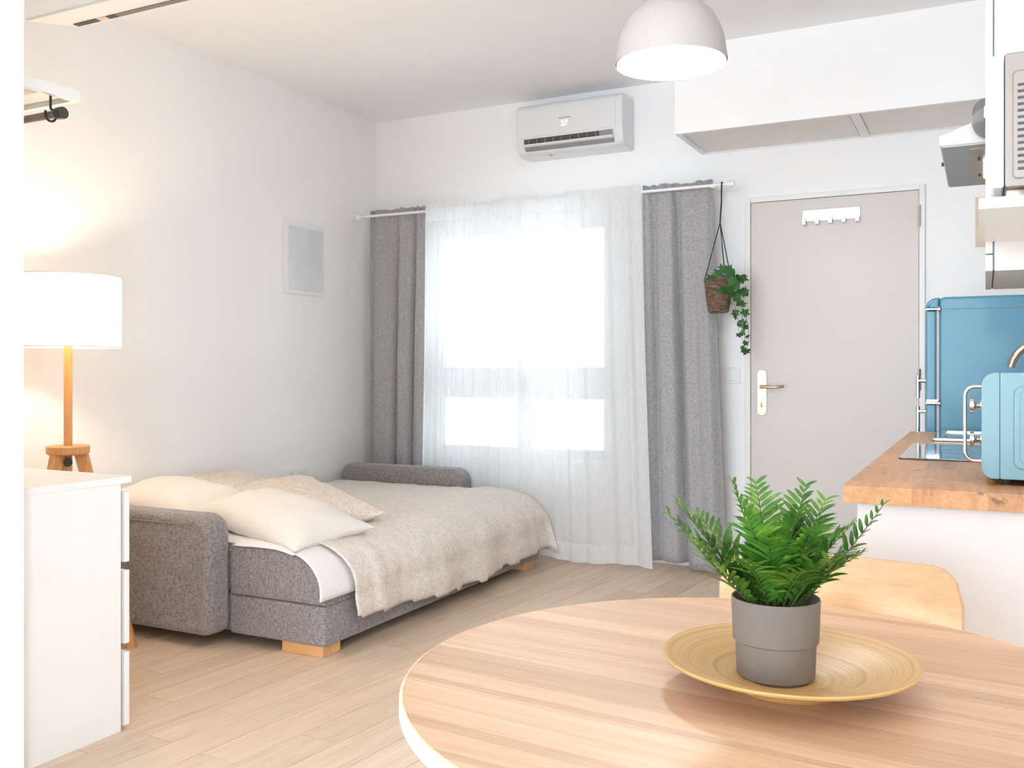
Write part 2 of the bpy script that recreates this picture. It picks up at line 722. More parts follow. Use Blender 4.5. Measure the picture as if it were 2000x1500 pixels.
def clip_room(poly, x0, x1, y0, y1):
    for ax, val, sgn in ((0, x0, 1), (0, x1, -1), (1, y0, 1), (1, y1, -1)):
        if not poly:
            return poly

        def ins(p, ax=ax, val=val, sgn=sgn):
            return sgn * (p[ax] - val) >= 0

        def cut(a, b, ax=ax, val=val):
            t = (val - a[ax]) / (b[ax] - a[ax])
            return (a[0] + (b[0] - a[0]) * t, a[1] + (b[1] - a[1]) * t)
        poly = clip(poly, ins, cut)
    return poly


dl = (math.sin(PA), math.cos(PA))
dw = (math.cos(PA), -math.sin(PA))
rng = random.Random(3)
for i in range(-20, 24):
    off = rng.uniform(0, PL)
    for j in range(-5, 7):
        a0, a1 = i * PW - 1.7 + .0010, (i + 1) * PW - 1.7 - .0010
        b0, b1 = j * PL + off + .0010, (j + 1) * PL + off - .0010
        pl = [(a * dw[0] + b * dl[0], a * dw[1] + b * dl[1]) for a, b in ((a0, b0), (a1, b0), (a1, b1), (a0, b1))]
        pl = clip_room(pl, XL, XR, -2.0, YF)
        if len(pl) < 3:
            continue
        area = abs(sum(pl[k][0] * pl[(k + 1) % len(pl)][1] - pl[(k + 1) % len(pl)][0] * pl[k][1] for k in range(len(pl)))) / 2
        if area < 0.002:
            continue
        cx = sum(p[0] for p in pl) / len(pl)
        cy = sum(p[1] for p in pl) / len(pl)
        bm = bmesh.new()
        R_ = Matrix.Rotation(-PA, 3, 'Z').inverted()
        loc = [R_ @ Vector((p[0] - cx, p[1] - cy, 0)) for p in pl]
        add_prism(bm, [(p.x, p.y) for p in loc], -0.005, 0.0, 'z')
        finish(bm, False)
        me = bpy.data.meshes.new('plank')
        bm.to_mesh(me)
        bm.free()
        me.materials.append(M['plank'])
        o = bpy.data.objects.new('plank', me)
        COL.objects.link(o)
        o.parent = fl
        o.location = Vector((cx, cy, 0)) - ORG[fl]
        o.rotation_euler = (0, 0, -PA)

struct('ceiling', BX(XL - .1, XR + .1, YB - .1, YF + .1, ZC, ZC + .1), 'ceiling', 'white painted ceiling')
struct('wall_left', BX(XL - .1, XL, YB, YF, 0, ZC), 'wall', 'white painted wall beside the sofa bed')
struct('wall_right', BX(XR, XR + .1, YB, YF, 0, ZC), 'wall')
bm = bmesh.new()
add_box(bm, XL - .1, WX0, YF, YF + .16, 0, ZC)
add_box(bm, WX1, XR + .1, YF, YF + .16, 0, ZC)
add_box(bm, WX0, WX1, YF, YF + .16, 0, WZ0)
add_box(bm, WX0, WX1, YF, YF + .16, WZ1, ZC)
struct('wall_far', bm, 'wall', 'white painted wall with the window and entrance door')
bm = bmesh.new()
add_box(bm, XL - .1, -3.0, YB - .1, YB, 0, ZC)
add_box(bm, 0.3, XR + .1, YB - .1, YB, 0, ZC)
add_box(bm, -3.0, 0.3, YB - .1, YB, 0, 0.3)
add_box(bm, -3.0, 0.3, YB - .1, YB, 2.6, ZC)
struct('wall_back', bm, 'wall')
struct('wall_partition', BX(XL, -2.232, 1.50, 1.612, 0, ZC), 'wall', 'white end of a partition wall at the picture edge')
struct('baseboard_left', BX(XL, XL + .012, 2.3, YF, 0, .07), 'white')
bm = bmesh.new()
add_box(bm, -1.6, -1.23, YF - .012, YF, 0, .07)
struct('baseboard_far', bm, 'white')

# soffit over the door: box with two recessed panels underneath
SX0, SY0, SZ = -1.478, 4.865, 2.402
so = sroot('trim_1', (-.5, 5.1, SZ), 'white boxed-in soffit above the entrance door')
bm = bmesh.new()
add_box(bm, SX0, XR, SY0, SY0 + .028, SZ, ZC)
add_box(bm, SX0, SX0 + .028, SY0 + .028, YF, SZ, ZC)
add_box(bm, SX0 + .028, XR, SY0 + .028, YF, SZ + .014, SZ + .03)
add_box(bm, SX0 + .028, XR, YF - .012, YF, SZ, SZ + .014)
add_box(bm, -.60, -.555, SY0 + .028, YF - .012, SZ + .001, SZ + .014)
mk('soffit_box', bm, 'wall', so, smooth=False)
mk('panel', BX(SX0 + .04, -.606, SY0 + .036, YF - .02, SZ + .006, SZ + .0138), 'panelgrey', so, smooth=False)
mk('panel', BX(-.549, XR - .01, SY0 + .036, YF - .02, SZ + .006, SZ + .0138), 'panelgrey', so, smooth=False)

# far window
wi = sroot('window_1', (-2.68, YF + .08, WZ0), 'white framed window behind the sheer curtains')
FY0, FY1 = YF + .03, YF + .09
bm = bmesh.new()
add_box(bm, WX0, WX1, FY0, FY1, WZ0, WZ0 + .05)
add_box(bm, WX0, WX1, FY0, FY1, WZ1 - .05, WZ1)
add_box(bm, WX0, WX0 + .05, FY0, FY1, WZ0 + .05, WZ1 - .05)
add_box(bm, WX1 - .05, WX1, FY0, FY1, WZ0 + .05, WZ1 - .05)
mk('window_frame', bm, 'frame', wi, smooth=False)
mk('mullion', BX(-2.70, -2.60, FY0, FY1, WZ0 + .05, WZ1 - .05), 'frame', wi, smooth=False)
for x0, x1 in ((WX0 + .05, -2.70), (-2.60, WX1 - .05)):
    mk('transom', BX(x0, x1, FY0, FY1, .965, 1.165), 'frame', wi, smooth=False)
    for z0, z1 in ((WZ0 + .05, .965), (1.165, WZ1 - .05)):
        mk('pane', BX(x0, x1, FY0 + .025, FY0 + .031, z0, z1), 'glass', wi, smooth=False)
mk('window_sill', BX(WX0 - .03, WX1 + .03, YF - .03, YF + .03, WZ0 - .03, WZ0), 'white', wi, smooth=False)
mk('latch', BX(-2.665, -2.635, FY0 - .03, FY0, 1.0, 1.11, bevel=.006), 'steel', wi)

# entrance door
do = sroot('door_1', (-.755, YF, 0), 'plain off-white entrance door with a brass handle plate')
DX0, DX1, DZ = -1.191, -.314, 2.094
bm = bmesh.new()
add_box(bm, DX0 - .034, DX0 - .002, YF - .022, YF, 0, DZ + .03, bevel=.003)
add_box(bm, DX1 + .002, DX1 + .030, YF - .022, YF, 0, DZ + .03, bevel=.003)
add_box(bm, DX0 - .002, DX1 + .002, YF - .022, YF, DZ + .002, DZ + .03, bevel=.003)
mk('door_frame', bm, 'frame', do)
leaf = mk('door_leaf', BX(DX0, DX1, YF - .012, YF, .008, DZ, bevel=.002), 'doorpaint', do)
for hz in (1.90, 1.04, .25):
    hb = bmesh.new()
    add_tube(hb, [(DX1 + .004, YF - .020, hz), (DX1 + .004, YF - .020, hz + .055)], .009, 10)
    add_tube(hb, [(DX1 + .004, YF - .020, hz + .058), (DX1 + .004, YF - .020, hz + .112)], .009, 10)
    mk('hinge', hb, 'chrome', do)
hp = mk('handle_plate', PRISM(rrect(-1.156, -1.103, .89, 1.148, .026, 8), YF - .019, YF - .012, 'y', bevel=.002), 'brass', do)
for sx, sz in ((-1.146, 1.122), (-1.114, 1.122), (-1.146, .914), (-1.114, .914)):
    mk('screw', LATHE([(0, .003), (.0045, .002), (.0045, 0)], (sx, YF - .0185, sz), 12, 'y'), 'black', hp)
lev = bmesh.new()
add_lathe(lev, [(0, -.05), (.011, -.05), (.011, 0)], (-1.13, YF - .019, 1.052), 16, 'y')
add_tube(lev, [(-1.13, YF - .066, 1.052), (-1.10, YF - .069, 1.053), (-1.06, YF - .070, 1.050), (-1.02, YF - .066, 1.054), (-1.005, YF - .055, 1.056)], .010, 12, .007)
mk('lever', lev, 'brass', hp)
kb = bmesh.new()
add_lathe(kb, [(0, -.012), (.009, -.012), (.009, 0)], (-1.131, YF - .019, .955), 14, 'y')
add_box(kb, -1.134, -1.128, YF - .046, YF - .031, .935, .965, bevel=.002)
mk('key', kb, 'brass', hp)

# hook rack on the door
hr = thing('hook_rack', 'brushed steel coat hook rail with five hooks, fixed high on the door', 'hook rack', (-.755, YF - .012, 1.96))
mk('back_plate', PRISM(rrect(-.909, -.604, 1.968, 2.032, .012), YF - .017, YF - .012, 'y', bevel=.002), 'steel', hr)
for k in range(5):
    x = -.896 + k * .0695
    b = bmesh.new()
    add_prism(b, [(YF - .017, 1.985), (YF - .017, 1.953), (YF - .024, 1.946), (YF - .040, 1.950), (YF - .046, 1.975), (YF - .040, 1.977),
                  (YF - .036, 1.957), (YF - .026, 1.954), (YF - .022, 1.962), (YF - .022, 1.985)], x - .009, x + .009, 'x')
    mk('hook', b, 'chrome', hr)

# light switch
ls = thing('light_switch', 'square white light switch between the grey curtain and the door', 'light switch', (-1.30, YF, 1.07))
mk('plate', BX(-1.350, -1.254, YF - .009, YF, 1.068, 1.162, bevel=.003), 'frame', ls)
mk('rocker', BX(-1.336, -1.278, YF - .013, YF - .0085, 1.085, 1.148, bevel=.002), 'white_gloss', ls)

# fuse box and blank cover on the left wall
fb = thing('fuse_box', 'white electrical panel with a framed grey-white door on the left wall', 'fuse box', (XL, 4.62, 1.61))
mk('frame', PRISM(rrect(4.435, 4.812, 1.612, 2.058, .008), XL, XL + .014, 'x', bevel=.003), 'white', fb)
dr_ = mk('cover_door', PRISM(rrect(4.470, 4.792, 1.640, 2.024, .004), XL + .014, XL + .020, 'x', bevel=.002), 'coverdoor', fb)
mk('latch', BX(XL + .020, XL + .026, 4.768, 4.784, 1.80, 1.845, bevel=.003), 'white_gloss', dr_)
cv = tag(mk('wall_cover_plate', PRISM(rrect(4.477, 4.796, 2.34, 2.575, .006), XL, XL + .004, 'x', bevel=.001), 'wall'),
         'blank wall-coloured cover plate high above the electrical panel', 'cover plate')
so_ = thing('wall_socket', 'white double socket on the left wall just above the pillows', 'socket', (XL, 4.54, .47))
mk('plate', BX(XL, XL + .010, 4.44, 4.64, .455, .54, bevel=.003), 'white', so_)
for y in (4.49, 4.585):
    s2 = mk('outlet', LATHE([(0, .002), (.020, .002), (.022, .006), (.024, .006), (.024, 0)], (XL + .009, y, .5), 20, 'x'), 'white_gloss', so_)
    for dy in (-.009, .009):
        mk('pin_hole', LATHE([(0, .001), (.003, .001), (.003, 0)], (XL + .0112, y + dy, .5), 8, 'x'), 'dark', s2)


# ------------------------------------------------------------------ curtains
def curtain(name, xt, xb, zt, zb, Y, folds, amp, mat, seed, hemw=0, headw=0, band=None, nu=150, nv=44, flare=0.0, header_frill=0.0, solid=0.0, zbf=None):
    r = random.Random(seed)
    ph = [r.uniform(0, 2 * PI) for _ in range(6)]
    bm = bmesh.new()
    g = []
    for j in range(nv + 1):
        v = j / nv                      # 0 top, 1 bottom
        row = []
        for i in range(nu + 1):
            u = i / nu
            # uneven fold phase
            q = u * folds * 2 * PI + .9 * math.sin(2 * PI * u * 1.3 + ph[0]) + .5 * math.sin(2 * PI * u * 2.7 + ph[1])
            a = amp * (.45 + .55 * min(1, v * 2.2)) * (.75 + .25 * math.sin(5 * u + ph[2]))
            dy = a * math.sin(q + .35 * math.sin(2.2 * v + ph[3]))
            dy += .35 * a * math.sin(2.1 * q + ph[4] + .8 * v) * (1 - .6 * v)
            x0 = xt[0] + (xb[0] - xt[0]) * v ** 1.3
            x1 = xt[1] + (xb[1] - xt[1]) * v ** 1.3
            x = x0 + (x1 - x0) * u + .15 * a * math.cos(q)
            bot = zb if zbf is None else zbf(u)
            z = zt + (bot - zt) * v
            if header_frill and v < .03:
                dy += .006 * math.sin(q * 3.1)
                z += header_frill * abs(math.sin(q * 1.1)) * (1 - v / .03) * .5
            y = Y + dy + flare * v * v
            row.append(bm.verts.new((x, y, z)))
        g.append(row)
    for j in range(nv):
        for i in range(nu):
            f = bm.faces.new((g[j][i], g[j][i + 1], g[j + 1][i + 1], g[j + 1][i]))
            zz = zt - g[j][i].co.z
            hb_ = g[j][i].co.z - (zb if zbf is None else zbf(i / nu))
            if hemw and hb_ < hemw + .001:
                f.material_index = 1
            if headw and zz < headw:
                f.material_index = 1
            if band and band[0] <= i / nu < band[1]:
                f.material_index = 1
    o = mk(name, bm, mat)
    if solid:
        m = o.modifiers.new('thickness', 'SOLIDIFY')
        m.thickness = solid
    return o


RY, RZ = 5.14, 2.166
tag(curtain('grey_curtain', (-3.675, -3.19), (-3.69, -3.245), RZ + .035, .06, RY + .045, 3.0, .036, 'curtain', 1, header_frill=.02, solid=.003),
    'grey woven curtain at the left end of the rod, behind the sofa arm', 'curtain')
tag(curtain('grey_curtain', (-1.765, -1.362), (-1.72, -1.285), RZ + .035, .03, RY + .048, 2.1, .040, 'curtain', 5, header_frill=.02, solid=.003,
            zbf=lambda u: .055 if u < .5 else .022), 'grey woven curtain at the right end of the rod, beside the hanging plant', 'curtain')
tag(curtain('sheer_curtain', (-3.195, -2.655), (-3.235, -2.665), RZ + .035, .03, RY - .028, 6.5, .011, ['sheer', 'sheer2'], 9, hemw=.13, headw=.075, band=(-.1, .015), nu=170, nv=60),
    'left-hand white sheer voile curtain, next to the left grey curtain', 'curtain')
tag(curtain('sheer_curtain', (-2.662, -1.752), (-2.645, -1.672), RZ + .038, .022, RY - .030, 7.0, .013, ['sheer', 'sheer2'], 12, hemw=.13, headw=.075, band=(.885, 1.1), nu=220, nv=60, flare=-.03,
            zbf=lambda u: .05 - .028 * u + .012 * math.sin(9 * u)),
    'right-hand white sheer voile curtain with a deep hem, reaching the floor', 'curtain')
cr = thing('curtain_rod', 'thin white curtain rod across the window wall', 'curtain rod', (-2.49, RY, RZ))
mk('rod', TUBE([(-3.735, RY, RZ), (-2.5, RY, RZ - .003), (-1.245, RY, RZ)], .009, 12), 'white_gloss', cr)
for x, s in ((-3.735, -1), (-1.245, 1)):
    mk('finial', LATHE([(0, -.02 * s), (.016, -.018 * s), (.018, 0), (.016, .018 * s), (0, .02 * s)], (x, RY, RZ), 16, 'x'), 'white_gloss', cr)
for x in (-3.71, -2.66, -1.345):
    b = bmesh.new()
    add_tube(b, [(x, RY + .005, RZ - .004), (x, YF, RZ - .004)], .006, 8)
    add_box(b, x - .012, x + .012, YF - .006, YF, RZ - .04, RZ + .03, bevel=.002)
    add_box(b, x - .010, x + .010, RY - .012, RY + .012, RZ - .014, RZ - .008)
    mk('bracket', b, 'white_gloss', cr)

# ------------------------------------------------------------------ air conditioner
ac = thing('air_conditioner', 'white wall-mounted split air conditioner showing 27, above the curtains', 'air conditioner', (-2.24, YF, 2.46))
AX0, AX1 = -2.59, -1.895
prof = [(YF, 2.468), (YF, 2.775)] + [(YF - .165 - .035 * math.sin(a), 2.740 + .035 * math.cos(a)) for a in [k * PI / 12 for k in range(7)]] + \
       [(YF - .203, 2.60), (YF - .198, 2.545)] + [(YF - .14 - .05 * math.cos(a), 2.515 - .045 * math.sin(a)) for a in [k * PI / 12 for k in range(7)]]
mk('body', PRISM(prof, AX0, AX1, 'x', bevel=.012, seg=3), 'plastic', ac)
mk('front_panel', PRISM([(YF - .2095, 2.60), (YF - .2065, 2.735), (YF - .19, 2.735), (YF - .19, 2.575), (YF - .206, 2.575)], AX0 + .012, AX1 - .045, 'x', bevel=.003), 'plastic', ac)
# outlet slot: dark recess, deflector blades, flap
b = bmesh.new()
add_prism(b, [(YF - .203, 2.562), (YF - .199, 2.520), (YF - .175, 2.500), (YF - .165, 2.562)], AX0 + .055, AX1 - .062, 'x')
mk('outlet', b, 'dark', ac)
mk('grille_end', PRISM([(YF - .2045, 2.560), (YF - .2005, 2.522), (YF - .18, 2.505), (YF - .18, 2.560)], AX1 - .145, AX1 - .062, 'x'), 'greyplastic', ac)
for k in range(9):
    x = AX0 + .085 + k * .055
    mk('blade', PRISM([(YF - .2055, 2.556), (YF - .2015, 2.526), (YF - .19, 2.52), (YF - .19, 2.556)], x, x + .004, 'x'), 'greyplastic', ac)
mk('flap', PRISM([(YF - .214, 2.528), (YF - .214, 2.521), (YF - .165, 2.487), (YF - .165, 2.494)], AX0 + .05, AX1 - .056, 'x', bevel=.002), 'plastic', ac)
mk('lower_gap', PRISM([(YF - .204, 2.512), (YF - .199, 2.503), (YF - .165, 2.478), (YF - .165, 2.49)], AX0 + .06, AX1 - .056, 'x'), 'greyplastic', ac)


def text_mesh(name, body, size, mat, parent, loc, rot):
    cu = bpy.data.curves.new(name, 'FONT')
    cu.body = body
    cu.size = size
    cu.extrude = .0006
    cu.align_x = 'CENTER'
    t = bpy.data.objects.new(name, cu)
    COL.objects.link(t)
    dg = bpy.context.evaluated_depsgraph_get()
    me = bpy.data.meshes.new_from_object(t.evaluated_get(dg))
    bpy.data.objects.remove(t)
    me.materials.clear()
    me.materials.append(M[mat])
    o = bpy.data.objects.new(name, me)
    COL.objects.link(o)
    o.parent = parent
    o.location = Vector(loc) - ORG[parent]
    o.rotation_euler = rot
    ORG[o] = ORG[parent]
    return o


text_mesh('display_digits', '27', .046, 'digits', ac, (-2.262, YF - .2100, 2.618), (PI / 2 - .02, 0, 0))
# the maker's word above it is too small to read: a row of small grey strokes
for k in range(7):
    mk('logo_stroke', BX(-2.300 + k * .0115, -2.300 + k * .0115 + .0075, YF - .2092, YF - .2075, 2.663, 2.669), 'greyplastic', ac)
mk('sticker', BX(-2.40, -2.375, YF - .135, YF - .115, 2.4665, 2.4685), 'beech', ac)

# ------------------------------------------------------------------ pendant lamp
pc = Vector((-.866, 2.81, 2.092))
pn = thing('pendant_lamp', 'white dome pendant lamp, lit, hanging from the ceiling', 'pendant lamp', pc)
R = .1685
dome = []
for k in range(15):
    a = (PI / 2) * k / 14
    dome.append((R * (math.cos(a) ** .82), .196 * math.sin(a) ** .95))
dome = [(R + .002, -.004), (R + .002, .006)] + dome[1:]
inner = [(max(r - .004, 0), z - .004 if z > .01 else z) for r, z in dome[::-1]]
mk('shade', LATHE(dome + inner, pc, 64), 'pendantshade', pn)
mk('cord', TUBE([pc + Vector((0, 0, .19)), (pc.x, pc.y, ZC)], .004, 8), 'white', pn)
mk('ceiling_rose', LATHE([(0, -.03), (.03, -.028), (.05, 0)], (pc.x, pc.y, ZC), 24), 'white', pn)
mk('socket', LATHE([(0, .19), (.02, .19), (.022, .13), (.016, .115), (0, .115)], pc, 20), 'white', pn)
mk('bulb', LATHE([(0, .008)] + [(.048 * math.sin(a), .056 - .048 * math.cos(a)) for a in [k * PI / 10 for k in range(1, 9)]] + [(.015, .115), (0, .118)], pc, 24), 'bulb', pn)
light('pendant_bulb_light', 'POINT', pc + Vector((0, 0, -.03)), 17, (0.93, 0.96, 1.0), .06)

# ------------------------------------------------------------------ sofa bed
sx, sy = -3.0, 4.0
so = thing('sofa_bed', 'grey woven sofa bed, pulled out along the left wall', 'sofa bed', (sx, sy, 0))
BX1 = -2.335
mk('base', BX(-3.70, -2.82, 3.002, 4.93, .048, .207, bevel=.012, seg=3), 'sofa', so)
mk('base_front', BX(-2.826, BX1 + .003, 2.985, 4.985, .045, .205, bevel=.012, seg=3), 'sofa', so)
# mattress cushion with a softly rounded front edge
cp = [(-2.826, .208), (-2.334, .208)]
for k in range(1, 9):
    a = k / 8 * PI / 2
    cp.append((-2.60 + .266 * math.cos(a) ** .85, .225 + .193 * math.sin(a) ** .9))
cp += [(-2.826, .418)]
mk('front_cushion', PRISM(cp, 2.983, 4.985, 'y', bevel=.016, seg=4), 'sofa', so)
mk('rear_cushion', BX(-3.72, -2.822, 3.002, 4.93, .21, .418, bevel=.03, seg=4), 'sofa', so)


def arm(y0, y1):
    b = bmesh.new()
    add_prism(b, rrect(-3.72, -2.83, .05, .545, (.04, .04, .085, .06), 7), y0, y1, 'y', bevel=.03, seg=4)
    return b


ar = mk('armrest', arm(2.868, 3.0), 'sofa', so)
mk('seam', TUBE([(-3.68, 2.866, .505), (-3.3, 2.865, .506), (-2.95, 2.866, .505)], .0025, 6), 'sofa', ar)
mk('armrest', arm(4.932, 5.085), 'sofa', so)
for x0, x1, y0, y1 in ((-2.56, -2.352, 3.0, 3.115), (-2.56, -2.352, 4.83, 4.95), (-3.68, -3.50, 3.1, 3.2), (-3.68, -3.50, 4.82, 4.92)):
    mk('foot', BX(x0, x1, y0, y1, 0, .05, bevel=.003), 'beechx', so)
mk('stud', LATHE([(0, -.006), (.006, -.004), (.007, 0)], (-2.818, 2.982, .395), 12, 'y'), 'brass', so)


# ---- cloths draped over the mattress
def bed_path(e, ztop, xedge, zend, xwall=-3.70):
    pts = [(xwall, ztop)]
    x = xwall
    while x < -2.62:
        x += .03
        pts.append((min(x, -2.62), ztop))
    for k in range(1, 15):
        a = k / 14 * PI / 2
        pts.append((-2.62 + (xedge + 2.62) * math.sin(a) ** .9, ztop - .19 * (1 - math.cos(a) ** .9)))
    z = pts[-1][1]
    while z > zend:
        z -= .015
        pts.append((xedge + .004 * math.sin(z * 50), z))
    return pts


def interp(tab, x):
    if x <= tab[0][0]:
        return tab[0][1]
    for (a, va), (b, vb) in zip(tab, tab[1:]):
        if x <= b:
            return va + (vb - va) * (x - a) / (b - a)
    return tab[-1][1]


def resample(pts, n):
    L = [0]
    for a, b in zip(pts, pts[1:]):
        L.append(L[-1] + math.hypot(b[0] - a[0], b[1] - a[1]))
    out = []
    j = 0
    for k in range(n + 1):
        s = L[-1] * k / n
        while j < len(L) - 2 and L[j + 1] < s:
            j += 1
        t = (s - L[j]) / max(1e-9, L[j + 1] - L[j])
        out.append((pts[j][0] + (pts[j + 1][0] - pts[j][0]) * t, pts[j][1] + (pts[j + 1][1] - pts[j][1]) * t))
    return out


def wr(x, y, s, seed=0.0):
    return mnoise.noise(Vector((x * s + seed, y * s, seed * 1.7)))


def spread():
    hem = [(3.14, .150), (3.31, .128), (3.55, .122), (3.86, .090), (4.2, .088), (4.57, .098), (4.91, .118), (5.05, .12)]
    bm = bmesh.new()
    nS, nT = 90, 110
    g = []
    y0, y1 = 3.14, 4.99
    for j in range(nT + 1):
        t = j / nT
        y = y0 + (y1 - y0) * t
        hz = interp(hem, y) + .006 * math.sin(y * 31) + .006 * wr(0, y, 6)
        path = resample(bed_path(0, .440, -2.312, hz), nS)
        row = []
        for i, (x, z) in enumerate(path):
            top = z > .43
            yy = y
            if x < -2.72:
                yy = min(y, 4.925 - .02 * (1 if y > 4.9 else 0))
            k = .006 * wr(x, y, 7) + .004 * wr(x, y, 17, 3)
            if top:
                dx, dz = 0, k
            else:
                drop = (.43 - z) / .33
                fold = .016 * drop * math.sin(y * 9 + 2 * math.sin(y * 3.1)) + .010 * wr(z * .3, y, 5, 5) + .008 * drop
                if abs(y - 3.335) < .03:                 # a sewn fold line near the head end
                    fold += .006
                dx, dz = fold + k + .012 * drop, 0
                yy += -.012 * drop * (1 - t) * math.sin(6 * z)
            row.append(bm.verts.new((x + dx, yy, z + dz)))
        g.append(row)
    # far overhang at the front corner
    over = 14
    istart = next(i for i, (x, z) in enumerate(path) if x > -2.70)
    base = [(v.co.x, v.co.z) for v in g[-1]]
    for o_ in range(1, over + 1):
        o = .34 * o_ / over
        row = [None] * istart
        for i in range(istart, nS + 1):
            x, z = base[i]
            h = max(0, .440 - z)
            m = min(h, o)
            zz = .440 - max(h, o) - .10 * m if max(h, o) > .02 else .440 - o * .5
            zz = max(zz, .045)
            xx = x + .16 * m * (h / .34)
            yy = 5.012 + .10 * m + .02 * math.sin(x * 21) * o / .34 + (.012 if o > .02 else 0)
            row.append(bm.verts.new((xx, min(yy, 5.055), zz)))
        g.append(row)
    for j in range(len(g) - 1):
        for i in range(nS):
            q = (g[j][i], g[j][i + 1], g[j + 1][i + 1], g[j + 1][i])
            if None not in q:
                bm.faces.new(q)
    o = mk('bedspread', bm, 'damask')
    o.modifiers.new('thickness', 'SOLIDIFY').thickness = .004
    return o


tag(spread(), 'beige damask bedspread hanging over the front of the sofa bed', 'bedspread')


def sheet():
    bm = bmesh.new()
    nS, nT = 80, 40
    g = []
    for j in range(nT + 1):
        t = j / nT
        y = 2.975 + (3.5 - 2.975) * t
        hz = interp([(2.97, .285), (3.05, .272), (3.15, .305), (3.6, .30)], y)
        path = resample(bed_path(0, .427, -2.326, hz), nS)
        row = []
        for i, (x, z) in enumerate(path):
            k = .004 * wr(x, y, 9, 2)
            drop = max(0, (.42 - z) / .15)
            yy = y
            zz = z
            if x < -2.81 and y < 3.01:
                yy = 3.01 + (y - 2.975) * .05
            if t < .12 and z > .41:
                zz -= .010 * (1 - t / .12)
            row.append(bm.verts.new((x + (.006 * drop + k if z < .41 else 0), yy - .035 * max(0, drop - .2) * (1 - t) ** 3, zz + (k if z > .41 else 0))))
        g.append(row)
    for j in range(nT):
        for i in range(nS):
            bm.faces.new((g[j][i], g[j][i + 1], g[j + 1][i + 1], g[j + 1][i]))
    o = mk('bed_sheet', bm, 'sheetm')
    o.modifiers.new('thickness', 'SOLIDIFY').thickness = .002
    return o


tag(sheet(), 'plain white bed sheet showing at the near corner under the bedspread', 'sheet')


def pillow(name, mat, c, L, W, Hh, rz, tilt, roll, seed, label, fl_=0.022):
    bm = bmesh.new()
    n = 36
    verts = {}

    def P(u, v, side):
        # pinched corners, sagging seams
        pin = 1 - .10 * (1 - abs(u) ** 2) * 0 - .06 * (abs(u) * abs(v)) ** 4 * -1
        bx = u * L / 2 * (1 - .07 * (1 - v * v))
        by = v * W / 2 * (1 - .09 * (1 - u * u))
        h = (max(0, 1 - abs(u) ** 2.6) * max(0, 1 - abs(v) ** 2.6)) ** .55
        z = side * Hh / 2 * h * (1 if side > 0 else .85)
        edge = 1 - h
        z += (.012 * wr(bx, by, 9, seed) + .008 * wr(bx * 2.2, by, 14, seed + 3)) * (h ** .5)
        z += fl_ * edge * wr(bx, by, 7, seed + 7)
        return Vector((bx, by, z))
    for side in (1, -1):
        for i in range(n + 1):
            for j in range(n + 1):
                u, v = -1 + 2 * i / n, -1 + 2 * j / n
                # denser sampling to the rim
                u, v = math.sin(u * PI / 2), math.sin(v * PI / 2)
                onrim = i in (0, n) or j in (0, n)
                if onrim and side == -1:
                    verts[(side, i, j)] = verts[(1, i, j)]
                else:
                    verts[(side, i, j)] = bm.verts.new(P(u, v, side))
    for side in (1, -1):
        for i in range(n):
            for j in range(n):
                q = [verts[(side, i, j)], verts[(side, i + 1, j)], verts[(side, i + 1, j + 1)], verts[(side, i, j + 1)]]
                bm.faces.new(q if side > 0 else q[::-1])
    m = Matrix.Translation(c) @ Matrix.Rotation(rz, 4, 'Z') @ Matrix.Rotation(tilt, 4, 'X') @ Matrix.Rotation(roll, 4, 'Y')
    bmesh.ops.transform(bm, matrix=m, verts=bm.verts)
    o = mk(name, bm, mat)
    return tag(o, label, 'pillow')


pillow('pillow', 'cotton', (-2.80, 3.27, .482), .74, .44, .20, math.radians(-11), math.radians(4), math.radians(7), 1.3,
       'plump white pillow in front, resting against the near sofa arm')
pillow('pillow', 'cotton', (-3.40, 3.25, .525), .62, .44, .20, math.radians(-3), math.radians(6), math.radians(5), 4.1,
       'white pillow behind the chest of drawers, next to the left wall')
pillow('pillow', 'damaskp', (-2.93, 3.60, .510), .80, .42, .16, math.radians(-23), math.radians(5), math.radians(8), 8.2,
       'cream patterned pillow lying on the bedspread behind the front white pillow')
pillow('pillow', 'damaskp', (-3.53, 3.66, .545), .46, .42, .13, math.radians(-4), math.radians(6), math.radians(3), 11.9,
       'cream patterned pillow against the left wall, farthest from the room')

# ------------------------------------------------------------------ chest of drawers
dx1, dy1, dh = -2.446, 2.125, .806
ch = thing('chest_of_drawers', 'white chest of drawers behind the partition, side panel facing the room', 'chest of drawers', (-2.83, 1.87, 0))
mk('body', BX(-3.22, dx1, 1.64, dy1 - .022, .0, dh - .022), 'white', ch, smooth=False)
mk('top', BX(-3.225, dx1 + .003, 1.635, dy1 + .018, dh - .022, dh, bevel=.002), 'white', ch)
for k, (z0, z1) in enumerate(((.012, .245), (.272, .505), (.532, .755))):
    mk('drawer', BX(-3.215, dx1 - .002, dy1 - .006, dy1 + .014, z0, z1, bevel=.002), 'white_gloss', ch)

